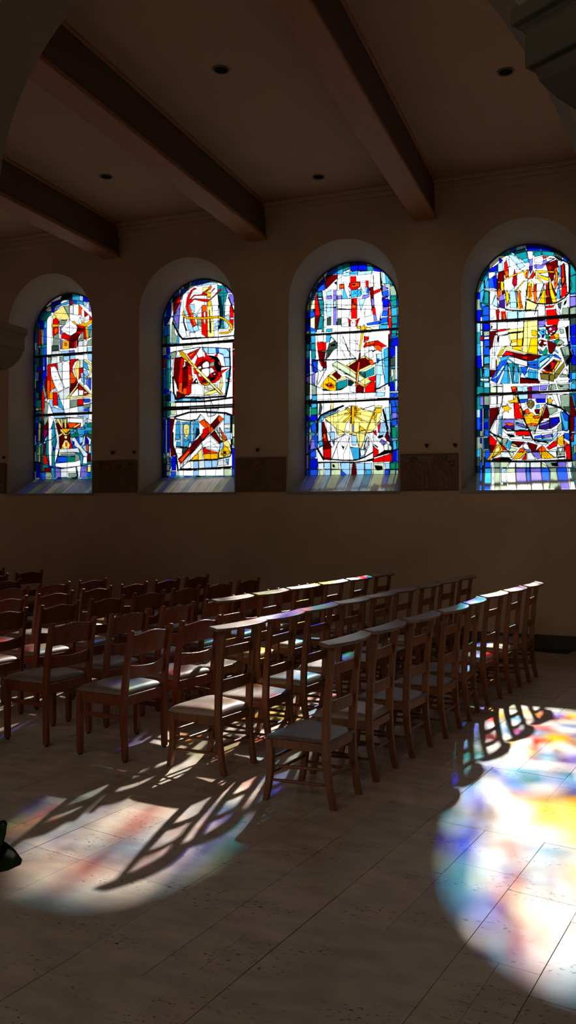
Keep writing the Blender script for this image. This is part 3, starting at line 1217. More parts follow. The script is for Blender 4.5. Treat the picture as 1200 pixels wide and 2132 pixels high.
G4 = '''
@1000,500,6
W 120,200 1120,180 1120,1200 120,1200
B 570,60 740,50 750,130 590,130
B 745,50 925,60 925,140 770,130
T 400,150 560,100 580,140 440,180
t 430,180 580,140 595,220 590,250 520,250
c 520,240 600,220 610,280 560,290
t 680,150 760,140 770,190 680,210
t 775,140 930,150 920,200 780,190
b 930,80 960,90 940,140
n 945,130 1030,100 1025,270 940,220
b 1030,120 1105,160 1105,280 1040,250
t 1115,180 1200,220 1200,280 1120,290
t 1120,300 1200,290 1200,420 1125,450
t 1125,460 1200,430 1200,660 1120,670
G 1130,480 1150,560 1135,620 1125,560
w 1125,680 1200,680 1200,695 1125,700
v 1125,710 1200,705 1200,820 1125,830
g 1125,850 1200,830 1200,930 1125,930
n 1130,980 1200,970 1200,1050 1135,1050
B 1135,1070 1200,1065 1200,1190 1140,1190
W 590,140 660,140 660,230 610,250
w 680,230 780,200 800,250 760,280 680,280
l 350,190 400,180 480,230 560,320 560,350 500,370 450,300
l 330,220 430,300 340,350 320,260
W 360,200 440,290 500,370 420,360 370,330
B 240,220 290,250 240,310
l 225,290 285,280 290,380 225,400
b 120,370 215,300 220,400 200,430 110,430
B 150,340 215,320 220,380 110,400
W 110,400 185,400 190,430 120,490 110,470
b 110,490 210,430 205,600 110,600
B 160,460 210,440 210,610 180,600
c 60,490 100,430 100,600 60,600
c 10,560 50,510 50,610 5,650
w 60,620 220,610 225,625 60,635
c 0,650 50,620 40,780 0,780
t 55,640 110,640 110,790 50,790
w 115,650 200,640 150,800 120,810
k 110,640 130,650 120,720
l 150,800 200,680 235,830 230,850 
b 0,790 100,810 30,850 0,830
c 0,785 100,815 30,825
b 40,840 110,820 115,940 30,940
b 30,950 115,945 115,1010 25,1020
B 30,1050 115,1045 120,1120 35,1120
g 40,1140 120,1130 120,1190 40,1190
w 5,960 25,960 30,1190 10,1190
R 225,410 295,380 300,490 290,520 240,520 215,560
r 305,280 330,250 345,310 360,450 320,470 300,400
o 310,390 350,380 360,440 320,460
m 430,360 450,420 465,480 460,560 430,590 400,540 410,470
r 430,440 450,480 455,540 430,560
Y 300,480 545,380 550,395 310,495
Y 230,510 250,520 245,540 225,535
Y 250,510 290,520 300,660 280,670 260,600
R 220,540 260,520 260,600 240,700 210,640
o 210,650 245,590 260,660 240,770 220,720
R 270,640 310,620 300,680 270,680
v 240,700 300,670 315,860 240,840
V 245,760 310,740 315,860 240,840
y 310,640 340,620 370,700 360,780 330,830 315,700
Y 320,650 350,640 365,740 330,820
W 330,850 370,780 380,830 340,860
l 370,640 430,590 450,660 460,850 380,850
v 440,650 465,640 465,760 450,740
Y 470,640 500,620 520,780 545,860 480,860 465,770
o 480,660 500,650 530,840 500,850
Y 430,640 550,500 560,515 440,650
W 480,600 550,520 600,500 580,700 560,710 500,630
Y 545,400 600,370 600,390 570,420 590,480 560,470
o 600,370 670,380 690,430 660,480 600,490 570,450
r 620,460 660,400 680,430 660,475
l 600,440 620,330 655,330 660,400 610,480 590,470
V 610,330 655,300 660,340 630,420
v 615,240 660,230 655,320 620,330
v 670,310 720,300 770,310 800,250 880,220 940,230 830,290 780,350 720,360 680,350
k 690,320 710,330 700,345
w 820,230 930,230 840,270
- 770,310 930,240
- 750,330 880,260
W 500,360 570,320 600,340 590,370 520,380
r 780,200 860,205 800,230
R 820,300 960,240 980,320 940,400 850,390
r 840,310 900,330 880,380 850,370
Y 695,375 930,390 930,405 695,415
Y 700,425 860,470 870,500 840,510 700,445
Y 700,465 750,480 790,530 760,525
y 690,380 720,380 720,480 690,480
R 850,400 930,410 920,500 890,520
o 930,360 960,330 975,420 970,560 940,620 920,540 940,450
Y 950,370 965,400 960,500 940,560
l 970,250 1015,260 1005,320 975,320
c 980,330 1010,330 1010,460 985,460
c 990,490 1010,490 1005,600 970,610
c 965,620 1005,615 1005,730 955,730
R 1010,320 1050,280 1060,400 1070,520 1020,590 1010,500
r 1020,310 1045,300 1055,460 1020,460
o 1020,480 1055,450 1050,520 1025,550
r 1020,590 1070,530 1085,640 1080,680 1015,730
w 1060,300 1105,300 1110,640 1090,660 1080,540
w 740,420 850,400 860,460 800,450
w 710,540 810,540 790,620 720,770 700,640
y 640,500 670,520 670,620 650,610
Y 600,540 620,520 640,560 655,640 650,740 610,740 590,690
o 610,580 630,570 640,700 615,720
o 670,550 700,545 710,640 705,790 680,790 665,650
r 680,560 695,560 695,640 680,640
Y 790,620 820,620 825,800 730,800
o 820,540 850,530 860,620 880,700 840,750 825,640
r 830,560 845,560 860,690 835,700
Y 855,520 890,520 950,740 960,770 910,790 880,680
R 890,520 930,620 960,680 940,710 900,600
R 825,720 885,700 905,800 830,800
n 975,790 1020,770 1010,870 980,830
w 930,800 970,800 1010,940 970,920
w 1030,770 1100,710 1105,830 1030,900
k 1050,770 1090,730 1080,790 1040,830
g 1035,850 1110,840 1110,930 1020,930
y 590,740 720,800 690,860 570,870
W 570,890 720,880 720,970 570,990
w 725,820 820,820 820,940 725,950
r 825,820 925,810 920,840 830,850
r 830,870 940,860 965,950 830,955
r 205,870 240,860 235,1000 220,1080 200,950
r 260,890 320,890 345,1120 320,1110 280,1000
o 280,920 310,920 330,1050 310,1060
w 120,860 195,860 210,1000 125,1010
- 140,960 150,990 160,960
- 170,950 170,980
W 240,870 270,990 240,1000
l 340,900 470,880 470,990 340,1000
l 475,900 555,880 555,980 475,990
k 140,820 300,860 340,870 320,850 180,820
-3 320,870 460,880 560,880 720,880
-3 590,740 700,790 830,800 960,780 1060,720 1110,660
-3 930,200 1110,290 1120,330 1120,660
-2 600,490 560,880
-2 720,800 680,930
-2 800,540 720,770
w 125,1040 210,1040 210,1110 130,1120
W 220,1040 310,1030 320,1110 240,1110
W 345,1020 470,1010 465,1080 350,1090
l 475,1000 550,1000 545,1080 480,1090
y 560,1000 720,990 720,1110 540,1130
v 730,1000 815,1000 815,1060 730,1060
r 830,990 990,980 960,1070 835,1070
w 1000,990 1025,980 1030,1020 990,1020
g 1040,980 1110,970 1110,1050 1070,1050
w 940,860 1010,930 970,940
@1000,660,6
W 120,70 1120,40 1120,960 120,960
w 10,70 25,70 30,160 10,160
B 40,85 115,80 120,165 45,170
w 125,90 210,80 210,150 130,160
k 135,100 160,110 150,150 135,150
g 45,180 115,175 120,230 50,240
r 0,250 40,240 40,280 0,290
w 50,250 115,245 115,275 50,280
W 5,300 35,300 40,620 25,620
b 50,295 115,290 120,360 50,370
b 50,380 115,375 120,480 45,470
c 50,500 115,490 120,580 50,590
n 50,600 120,590 120,635 50,630
c 50,650 120,645 120,750 55,750
t 0,630 20,640 35,750 0,750
w 0,770 110,770 110,800 10,795
t 0,810 30,810 35,870 0,870
l 50,820 120,820 120,880 50,880
R 125,180 340,150 370,150 210,190 180,230 180,330 125,410
r 210,160 320,145 330,170 215,190
o 340,150 380,140 370,160
y 350,160 545,130 545,180 360,200
k 350,190 540,170 540,185 240,240 230,330 215,300 220,230 345,205
W 240,250 350,220 380,360 230,370
y 360,210 460,200 460,290 390,330
y 470,200 545,190 535,270 470,280
Y 390,290 530,270 525,360 400,370
y 380,330 460,300 465,360 390,365
Y 400,370 520,365 520,420 410,400
w 180,230 210,210 190,440 150,460 160,340
W 190,230 215,220 210,400 180,490
y 270,380 320,370 220,510 215,490
y 320,370 520,430 780,480 770,500 580,460 520,450 300,400
Y 220,500 280,400 300,420 240,510
y 550,60 720,45 720,480 590,450 530,430 545,280
Y 640,260 720,260 720,470 600,440
Y 645,165 700,165 720,200 700,240 650,230
- 660,190 700,180 700,210 670,220
- 560,130 720,110
v 730,50 820,40 820,100 730,105
r 830,30 990,20 970,100 835,100
b 725,115 825,110 825,125 725,130
c 750,160 800,145 830,180 810,220 760,220 740,190
b 770,180 800,170 800,200
R 830,120 970,100 960,180 900,230 850,210
m 850,130 940,120 950,160 920,210 870,220 850,180
W 860,140 890,130 900,160 870,170
W 900,180 950,160 920,200
W 855,190 890,200 920,190 890,220
G 730,140 745,150 735,180 725,170
G 730,210 760,240 730,260
G 820,210 860,220 870,290 820,270
B 770,230 810,220 800,250 775,260
o 870,240 930,220 950,270 880,285
Y 920,220 950,200 1005,240 1000,270 950,280
- 950,220 980,240 960,260
- 870,260 940,240
G 940,290 1010,275 980,320 940,350
c 880,300 930,290 940,330 900,320
R 740,290 770,280 830,300 830,350 780,380 740,360 730,320
W 735,300 770,290 760,320 735,340
W 790,310 830,310 830,340 800,340
W 745,350 780,360 820,350 790,375
b 730,400 770,460 740,460
G 740,390 790,430 830,370 845,420 840,470 790,480
R 840,290 920,320 960,350 910,450 860,450 850,380
w 970,140 1060,120 1120,340 1040,360 1000,330
g 990,150 1040,150 1050,200 1010,210
g 970,310 1010,280 1050,320 1000,350 950,350
- 970,340 1040,350 1050,310
Y 960,355 1010,360 970,375
n 1000,390 1110,350 1130,500 1110,590 1080,620 1040,500
g 1010,380 1110,360 1120,480 1060,500
- 1060,400 1080,560
c 930,390 980,440 980,460 930,430
w 1120,360 1165,480 1140,520
k 1060,130 1110,100 1110,330 1130,340 1120,380 1160,480 1130,560 1085,600 1070,550 1120,480
R 270,490 330,420 560,470 600,460 780,490 640,550 500,520 350,480
r 320,425 420,450 400,490 340,480 280,500
r 530,490 590,490 590,530 530,520
R 590,470 770,490 640,550 590,545
c 250,510 350,480 500,520 590,550 700,540 780,480 900,455 920,480 740,660 650,640 500,600 420,580 340,530 260,560
W 340,500 440,510 600,560 600,620 440,580
- 430,540 600,600
- 400,520 600,580
b 600,570 730,550 720,590 610,600
b 750,560 870,480 860,520 760,580
b 610,610 720,600 730,640 640,640
- 740,660 870,540
- 730,630 850,530
l 740,580 850,500 880,520 740,640
b 920,470 940,460 1020,520 1010,530 930,500
b 130,790 250,560 340,530 340,570 300,650 250,750 210,830
l 150,790 290,600 310,620 220,750
- 310,560 160,800
- 330,580 220,820
c 310,620 340,580 380,830 250,830 300,700
t 345,570 420,580 480,600 480,830 400,830 370,640
c 410,600 450,600 480,690 485,820 410,820
l 420,620 440,620 450,800 425,800
c 480,620 540,640 500,760
b 510,620 600,630 560,740 530,700
l 550,740 620,640 600,760
c 610,650 725,670 725,780 600,760
- 640,660 620,750
- 660,670 670,770
- 690,670 690,770
- 350,600 380,800
- 500,640 510,740
k 500,750 730,770 740,800 500,800
R 500,770 740,800 740,830 500,830
R 130,660 200,670 160,750 130,750
w 150,510 190,510 190,650 140,650
y 200,530 240,520 240,580 200,660
Y 910,530 1020,540 1020,560 920,540
R 780,650 910,540 1000,570 930,680 880,690 
k 820,640 920,550 930,580 860,660
r 880,560 950,570 900,670
Y 970,560 1000,560 920,690 900,680
o 760,670 860,680 900,700 880,710 780,690
Y 860,680 910,690 900,720 870,710
n 750,700 860,710 860,790 760,780
h 755,705 860,715 860,790 760,775
h 870,720 940,720 920,810 870,800
h 930,700 1050,560 1060,620 960,760 940,780
g 990,740 1090,650 1100,750 1000,755
w 1070,640 1095,690 1095,740 1020,700
k 1105,580 1125,600 1125,770 1100,770
B 1135,110 1200,100 1200,200 1135,250
B 1135,260 1200,240 1200,350 1150,350
b 1150,370 1200,370 1200,480 1175,480
B 1160,540 1200,500 1200,600 1140,590
n 1150,600 1200,600 1200,670 1150,670
c 1145,700 1200,690 1200,780 1145,780
t 1140,790 1200,785 1200,815 1140,815
c 1140,830 1200,830 1200,900 1135,900
w 745,800 860,800 860,830 745,830
w 950,800 1110,785 1110,820 960,825
g 960,840 1110,835 1115,900 980,900
k 970,845 1060,860 1010,880
g 880,840 940,835 960,900 890,910
w 130,835 280,840 280,865 130,860
e 130,875 205,870 205,945 130,945
w 215,870 280,870 280,945 215,945
r 385,870 455,865 460,930 400,935
o 390,870 450,870 450,900 400,910
l 465,865 520,870 540,930 465,930
l 530,865 590,860 595,930 560,930
m 600,870 640,865 640,930 605,930
v 645,865 740,855 735,925 645,925
v 750,850 850,845 830,910 750,915
g 860,850 900,845 880,910 850,910
@1000,820,6
W 120,20 1120,0 1120,990 120,990
v 0,35 45,35 45,145 0,145
g 50,30 120,30 115,140 50,140
w 130,30 210,30 210,130 130,135
w 220,30 280,20 275,80 270,130 220,130
W 290,20 420,10 440,110 330,130 280,90
r 415,10 460,10 540,310 430,310 420,130
y 415,20 460,15 470,60 430,80
Y 440,20 465,50 480,110 420,110 360,110 350,90 440,70
l 475,10 600,5 600,65 480,70
m 605,5 640,0 640,60 610,60
v 645,0 830,0 820,60 645,60
b 480,75 600,70 590,100 490,115
B 690,70 820,60 820,110 710,115
w 840,20 900,10 960,140 840,120
Y 880,40 890,70 915,80 895,100 900,130 870,105 840,110 855,85 830,65 865,65
W 480,120 560,110 580,160 520,190
Y 340,120 355,160 400,180 360,200 360,240 325,210 290,235 305,190 270,160 325,155
R 120,180 235,165 230,240 120,460
B 0,190 25,190 25,360 0,360
B 50,185 110,180 110,300 50,310
T 55,200 110,190 110,300 55,300
b 50,330 105,310 105,360 50,340
B 0,380 30,370 25,450 0,450
B 50,360 105,360 105,440 50,440
g 0,460 30,460 30,530 0,530
b 55,460 110,455 110,520 55,520
B 0,550 20,550 20,620 0,620
T 55,560 115,550 120,680 60,690
b 60,710 125,700 130,820 70,820
g 0,680 20,680 20,830 0,830
w 30,180 45,180 45,980 35,980
w 0,540 100,535 100,548 0,550
b 0,850 30,850 30,930 0,930
b 60,850 130,850 135,920 60,920
b 0,940 30,940 30,990 0,990
c 60,930 140,930 140,990 60,990
g 180,850 250,845 250,920 180,920
g 180,930 250,930 250,990 180,990
w 145,850 170,850 165,990 145,990
e 260,850 370,855 330,920 260,920
l 265,935 330,930 300,990 265,990
W 380,855 440,855 440,920 350,920
e 340,930 440,930 440,990 320,990
w 450,850 620,845 620,920 450,920
v 450,930 570,930 570,990 450,990
b 575,930 620,930 620,990 575,990
w 630,850 760,850 760,920 630,920
v 630,930 760,930 765,990 635,990
b 765,930 850,925 880,990 770,990
e 770,860 860,920 770,920
g 800,850 1080,845 1080,920 860,920
k 880,860 990,855 1000,880 960,910 900,900
v 970,850 1080,850 1080,920 980,920
g 860,930 955,925 955,990 890,990
b 960,925 1085,920 1095,990 960,990
w 1090,850 1150,845 1150,920 1095,920
w 1100,930 1130,930 1130,990 1110,990
n 1150,930 1200,920 1200,990 1150,990
g 1150,840 1200,840 1200,910 1160,910
w 135,470 230,250 250,270 240,330 220,560 190,540
W 240,240 290,240 280,290 240,290
l 240,290 285,280 275,520 230,520
c 255,310 280,300 275,500 245,500
v 295,310 430,310 430,450 340,440 290,420
V 290,410 370,370 430,390 430,440 340,440
o 310,365 370,360 430,380 430,390 360,400
l 440,325 530,335 540,355 440,355
l 440,360 540,370 570,400 590,430 560,450 440,440
v 450,370 540,380 580,430 450,390
- 440,385 570,415
- 440,410 580,430
- 440,360 560,390
w 290,430 430,450 430,500 330,500 290,470
k 320,500 430,510 440,540 370,540
r 440,470 620,465 630,520 450,520
w 360,545 530,525 530,560 640,570 660,590 530,580 390,570
w 540,530 630,525 650,560 540,555
g 590,410 720,400 690,460 630,460
Y 485,190 510,180 540,215 550,260 590,270 640,230 650,230 690,270 740,260 770,220 760,190 790,170 795,200 740,370 720,395 590,395
Y 510,200 530,190 545,260 540,280
o 560,200 570,260 630,240 600,180 
R 540,210 560,210 560,260 545,250
R 690,190 750,190 740,250 700,250 680,210
o 660,280 750,285 740,300 680,310
o 580,380 650,365 720,375 715,395 590,395
k 590,375 650,360 700,370 650,372
- 550,280 750,270
- 560,320 600,300 640,320 660,300 740,310
- 560,340 740,340
- 570,200 580,250
- 600,190 600,250
- 710,190 710,240
- 730,190 725,240
h 640,70 680,100 680,150 640,190 600,170 580,120 600,80
y 625,80 645,80 645,180 625,180
y 590,120 675,120 675,135 590,135
- 600,90 670,170
- 670,90 600,170
- 590,125 680,125
- 635,70 635,190
c 700,140 740,130 750,170 700,180
w 760,130 810,130 780,180
R 745,370 830,140 850,200 865,290 800,310
w 840,130 1020,190 1020,220 900,270 870,250
g 845,180 960,170 970,210 870,270
w 790,310 870,300 870,330 790,335
V 740,370 880,330 880,430 820,450 730,440
v 740,380 870,340 880,360 750,410
- 740,400 880,370
- 740,420 880,400
- 745,435 870,430
V 875,300 990,285 1000,350 960,390 880,440
B 890,310 980,295 990,340 900,400
b 1000,240 1040,220 1105,270 1105,450 1090,470 1040,460 1010,300
c 1000,240 1030,230 1060,330 1100,340 1100,450 1060,460 
g 970,410 1020,350 1030,460 970,470
w 660,470 900,455 970,430 970,470 850,490 660,500
b 680,530 770,510 770,550 680,560
b 780,520 900,495 910,540 780,555
v 800,520 890,500 900,540 800,550
l 670,580 900,560 940,490 970,490 940,570 900,590 680,600
c 660,570 880,560 900,580 680,590
w 910,580 980,490 1020,490 960,560 870,640 840,620
w 690,610 860,590 830,640 700,620
e 210,540 270,540 270,640 210,590
g 275,550 350,560 310,660 280,640
c 350,570 395,600 375,700 320,670
- 360,600 380,620 350,640 370,670
Y 400,600 500,670 420,660 390,640
y 400,610 490,665 420,650
R 400,590 560,600 500,660 430,620
v 540,620 560,600 590,620 630,730 580,730 530,680
w 530,650 570,610 600,640 620,700 560,690
R 590,600 720,640 690,720 640,720
R 680,730 740,670 740,730
e 390,670 470,690 440,720 350,715
r 265,620 350,710 260,700
r 120,500 210,590 190,720 170,790 120,700 115,600
R 120,640 180,640 170,720 130,740
Y 80,840 210,640 240,620 260,640 290,710 240,760 180,790 110,830
y 200,680 240,640 250,700 220,740 150,800
- 220,680 240,670 250,690
- 110,820 220,720
- 120,830 260,720
Y 400,820 500,690 560,690 590,730 550,760 510,810 410,820
o 500,680 530,680 560,700 540,730 470,730
- 420,810 520,720
- 440,815 560,720
- 480,815 570,740
r 520,820 575,745 580,825
w 590,740 640,730 700,820 590,820
v 640,730 740,730 770,800 720,820
o 725,680 780,645 820,680 830,720 740,720
Y 740,725 840,710 900,760 950,800 860,810 780,810 760,780
- 760,730 820,810
- 780,730 850,805
- 810,730 880,800
- 830,720 930,800
- 740,690 760,670 790,690
w 840,720 950,690 960,790 930,790
r 830,670 970,570 960,650 860,700
Y 970,560 1040,510 1045,650 1000,650 970,620
- 980,570 1020,580
- 985,610 1030,620
- 990,590 1030,600
b 1050,490 1120,490 1115,590 1045,550
- 1060,540 1100,560
- 1060,560 1100,580
o 1050,580 1110,630 1055,640
r 1055,650 1135,630 1135,820 1090,820
g 970,670 1050,660 1060,760 970,770
w 980,680 1040,670 1000,760
w 260,720 350,720 400,800 260,790
e 360,720 430,740 400,800
k 170,800 350,790 400,820 400,845 120,845
w 970,800 1080,790 1080,820 980,820
R 150,820 250,790 250,830
k 960,780 1080,770 1060,790 960,800
-3 540,310 620,460 660,560
-3 290,420 340,460 640,460
-3 660,570 840,610
R 1130,40 1150,30 1200,280 1170,290 1130,270
R 1125,280 1180,290 1170,600 1130,500
r 1145,500 1170,500 1160,600 1145,600
g 1000,20 1120,0 1120,240 1020,180
n 1040,160 1120,160 1120,250 1060,200
b 1170,0 1200,0 1200,160
g 1180,170 1200,170 1200,260
g 1170,640 1200,640 1200,740 1170,730
b 1165,760 1200,750 1200,830 1170,830
w 1140,475 1200,470 1200,485 1140,490
c 1140,0 1170,0 1165,20
-3 830,120 1010,170 1110,270 1130,600 1150,830
-4 100,840 640,845 1150,830
-2 120,460 260,620 350,720
-3 280,560 120,480
-2 240,170 120,460
-2 280,90 230,250
-2 960,0 1010,180
-2 470,0 590,430
-2 820,130 680,500
@1000,500,6
-1 110,420 60,620 10,850
-1 120,640 125,1190
-1 460,270 470,1190
-1 220,480 220,1190
-1 300,260 300,640
-1 360,330 360,620
-1 60,630 700,640 1110,580
-1 380,780 570,770
-1 700,290 700,540
-1 575,400 575,900
-1 800,540 825,1190
-1 725,800 725,1190
-1 720,720 960,740
-1 1120,840 1200,830
-1 1125,200 1125,1190
-1 40,440 220,370
-1 340,340 600,260
-1 340,900 340,1190
-1 860,290 870,860
-1 980,330 1000,740
@1000,660,6
-1 120,60 125,960
-1 0,370 1110,350
-1 590,60 590,640
-1 725,60 725,780
-1 210,540 210,900
-1 345,560 350,840
-1 0,480 1110,480
-1 470,60 465,370
-1 130,660 1100,720
-1 290,840 290,960
-1 430,480 430,720
-1 0,170 350,150
-1 820,100 830,160
-1 40,70 45,960
-1 860,660 865,900
-1 560,260 1110,260
-1 545,60 530,440
-1 930,480 930,700
@1000,820,6
-1 120,160 430,140
-1 215,20 210,540
-1 430,100 430,460
-1 120,320 540,320
-1 120,530 360,530
-1 40,730 1060,720
-1 260,590 260,980
-1 580,740 580,980
-1 620,840 625,990
-1 770,640 765,990
-1 865,290 870,440
-1 965,480 960,980
-1 60,925 1150,925
-1 1050,480 1060,830
-1 1040,160 1200,160
-1 440,850 445,990
-1 640,360 640,400
-1 0,150 120,150
-1 770,500 775,560
-1 910,450 910,570
-1 280,30 270,560
@1000,500,6
-4 0,1030 550,995 1200,955
@1000,660,6
-4 0,965 600,945 1200,915
'''
import bpy, bmesh, math, random
import numpy as np
from mathutils import Vector, Matrix
random.seed(7)
C = bpy.context.scene.collection
PI = math.pi
# ------------------------------------------------------------------ frame of the place
# x runs along the window wall, y runs towards it, z up; the photographer stands at x=0, y=0
TH = math.radians(20.66); FPX = 1750.0; EYE = 1.65
YW = 10.30      # inner face of the window wall
YG = 10.78      # plane of the leaded glass
YO = 10.98      # outer face
W0, WP, WW = -8.362, 2.243, 1.465   # first opening, pitch, width
SPL = 0.10
SILL_F, SILL_G = 1.87, 2.09
SPRING, SPRING_G = 4.365, 4.29
CEIL = 5.68

# ------------------------------------------------------------------ helpers
def empty(name, loc, rz=0.0):
    o = bpy.data.objects.new(name, None); C.objects.link(o)
    o.location = loc; o.rotation_euler = (0, 0, rz); o.empty_display_size = .1
    return o
def tag(o, label=None, cat=None, group=None, kind=None):
    if label: o['label'] = label
    if cat: o['category'] = cat
    if group: o['group'] = group
    if kind: o['kind'] = kind
    return o
def obj(name, bm, mat, parent=None, smooth=False, bevel=0, seg=2):
    me = bpy.data.meshes.new(name)
    bmesh.ops.recalc_face_normals(bm, faces=bm.faces)
    bm.to_mesh(me); bm.free()
    if mat: me.materials.append(mat)
    if smooth:
        for p in me.polygons: p.use_smooth = True
    o = bpy.data.objects.new(name, me); C.objects.link(o)
    if parent: o.parent = parent
    if bevel:
        m = o.modifiers.new('bevel', 'BEVEL'); m.width = bevel; m.segments = seg
        m.limit_method = 'ANGLE'; m.angle_limit = math.radians(40); m.harden_normals = False
    return o
def struct(name, bm, mat, parent=None, **k):
    o = obj(name, bm, mat, parent, **k)
    if not parent: o['kind'] = 'structure'
    return o
def box(bm, x0, x1, y0, y1, z0, z1):
    vs = [bm.verts.new(p) for p in ((x0,y0,z0),(x1,y0,z0),(x1,y1,z0),(x0,y1,z0),(x0,y0,z1),(x1,y0,z1),(x1,y1,z1),(x0,y1,z1))]
    for f in ((0,3,2,1),(4,5,6,7),(0,1,5,4),(1,2,6,5),(2,3,7,6),(3,0,4,7)): bm.faces.new([vs[i] for i in f])
def loft(bm, rings, cap=True, closed=True):
    vr = [[bm.verts.new(p) for p in r] for r in rings]
    n = len(vr[0])
    for a, b in zip(vr, vr[1:]):
        for i in range(n if closed else n-1):
            bm.faces.new((a[i], a[(i+1) % n], b[(i+1) % n], b[i]))
    if cap and closed:
        bm.faces.new(vr[0][::-1]); bm.faces.new(vr[-1])
def bar(bm, path):
    """path: list of (centre, half vector a, half vector b) -> rectangular lofted bar"""
    rings = []
    for c, a, b in path:
        c, a, b = Vector(c), Vector(a), Vector(b)
        rings.append([c-a-b, c+a-b, c+a+b, c-a+b])
    loft(bm, rings)
def turned(bm, p0, p1, radii, n=8):
    p0, p1 = Vector(p0), Vector(p1); d = (p1-p0).normalized()
    u = d.orthogonal().normalized(); v = d.cross(u)
    rings = []
    for t, r in radii:
        c = p0.lerp(p1, t)
        rings.append([c + (u*math.cos(2*PI*k/n) + v*math.sin(2*PI*k/n))*r for k in range(n)])
    loft(bm, rings)
def copy_tree(o, parent=None):
    c = o.copy(); C.objects.link(c)
    if parent: c.parent = parent
    for ch in KIDS.get(o.name, []): copy_tree(ch, c)
    return c
KIDS = {}
def index_kids():
    KIDS.clear()
    for o in bpy.data.objects:
        if o.parent: KIDS.setdefault(o.parent.name, []).append(o)

# ------------------------------------------------------------------ materials
def mat(name, col=(.5,.5,.5), rough=.6, spec=.5):
    m = bpy.data.materials.new(name); m.use_nodes = True
    b = m.node_tree.nodes['Principled BSDF']
    b.inputs['Base Color'].default_value = (*col, 1); b.inputs['Roughness'].default_value = rough
    b.inputs['Specular IOR Level'].default_value = spec
    return m, m.node_tree, b
def nd(t, typ, **k):
    n = t.nodes.new(typ)
    for a, v in k.items():
        if a in n.inputs.keys() if isinstance(a, str) else False: n.inputs[a].default_value = v
        else: setattr(n, a, v)
    return n
def ramp(t, stops):
    r = t.nodes.new('ShaderNodeValToRGB')
    e = r.color_ramp.elements
    while len(e) < len(stops): e.new(.5)
    for i, (p, c) in enumerate(stops): e[i].position = p; e[i].color = (*c, 1)
    return r
def textured(name, c0, c1, scale, rough=(.5,.7), bump=.2, bscale=None, stretch=(1,1,1), spec=.4, coord='Object', detail=6):
    m, t, b = mat(name, c0, rough[0], spec)
    tc = t.nodes.new('ShaderNodeTexCoord'); mp = t.nodes.new('ShaderNodeMapping'); mp.inputs['Scale'].default_value = stretch
    t.links.new(tc.outputs[coord], mp.inputs['Vector'])
    n = t.nodes.new('ShaderNodeTexNoise'); n.inputs['Scale'].default_value = scale; n.inputs['Detail'].default_value = detail
    n.inputs['Distortion'].default_value = .4
    t.links.new(mp.outputs['Vector'], n.inputs['Vector'])
    r = ramp(t, [(.3, c0), (.7, c1)]); t.links.new(n.outputs['Fac'], r.inputs['Fac']); t.links.new(r.outputs['Color'], b.inputs['Base Color'])
    mr = t.nodes.new('ShaderNodeMapRange'); mr.inputs['To Min'].default_value = rough[0]; mr.inputs['To Max'].default_value = rough[1]
    t.links.new(n.outputs['Fac'], mr.inputs['Value']); t.links.new(mr.outputs['Result'], b.inputs['Roughness'])
    if bump:
        n2 = t.nodes.new('ShaderNodeTexNoise'); n2.inputs['Scale'].default_value = bscale or scale*4; n2.inputs['Detail'].default_value = 8
        t.links.new(mp.outputs['Vector'], n2.inputs['Vector'])
        bp = t.nodes.new('ShaderNodeBump'); bp.inputs['Strength'].default_value = bump; bp.inputs['Distance'].default_value = .01
        t.links.new(n2.outputs['Fac'], bp.inputs['Height']); t.links.new(bp.outputs['Normal'], b.inputs['Normal'])
    return m
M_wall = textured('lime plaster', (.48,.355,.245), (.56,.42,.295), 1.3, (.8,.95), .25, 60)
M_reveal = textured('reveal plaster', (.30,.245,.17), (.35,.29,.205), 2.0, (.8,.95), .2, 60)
M_ceil = textured('ceiling plaster', (.40,.26,.155), (.46,.30,.18), 1.0, (.8,.95), .1, 50)
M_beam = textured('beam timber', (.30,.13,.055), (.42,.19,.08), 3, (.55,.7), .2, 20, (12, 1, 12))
M_beamside = textured('darker beam timber', (.10,.06,.038), (.14,.08,.05), 3, (.6,.75), .2, 20, (12, 1, 12))  # beam bodies, darker than the soffit boards
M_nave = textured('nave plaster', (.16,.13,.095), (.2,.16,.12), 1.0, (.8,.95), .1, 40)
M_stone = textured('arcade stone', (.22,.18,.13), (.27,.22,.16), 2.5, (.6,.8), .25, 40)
M_sill = textured('polished sill stone', (.26,.24,.21), (.32,.30,.26), 6, (.30,.42), .04, 30, spec=.2)
M_relief = textured('carved dark stone', (.13,.075,.05), (.18,.10,.07), 6, (.45,.6), .25, 50)
M_skirt = textured('dark skirting stone', (.035,.03,.025), (.055,.045,.035), 6, (.4,.6), .1, 40)
M_stone_shade = textured('shade dark stone', (.06,.058,.045), (.09,.085,.065), 2.5, (.7,.85), .25, 40)  # stone of the near capital, its shade put into the colour
M_iron = textured('black iron', (.02,.02,.02), (.035,.03,.03), 20, (.45,.6), .1, 90)
M_lead = textured('lead came', (.02,.02,.022), (.03,.03,.032), 20, (.5,.65), .1, 90)
M_chrome = textured('brushed rim metal', (.16,.14,.12), (.2,.17,.14), 20, (.45,.55), .0)
M_dark = textured('dark lamp recess', (.012,.012,.012), (.02,.02,.02), 20, (.9,.95), .0, spec=.0)
M_redwood = textured('red brown beech', (.15,.036,.016), (.25,.068,.026), 5, (.28,.42), .06, 40, (9, 9, 1), spec=.5)
M_oldwood = textured('worn brown beech', (.16,.060,.022), (.30,.115,.045), 5, (.3,.48), .1, 40, (9, 9, 1), spec=.5)
M_seatwood = textured('worn seat wood', (.085,.05,.035), (.21,.13,.095), 7, (.35,.55), .12, 50, (1, 7, 7), spec=.5)
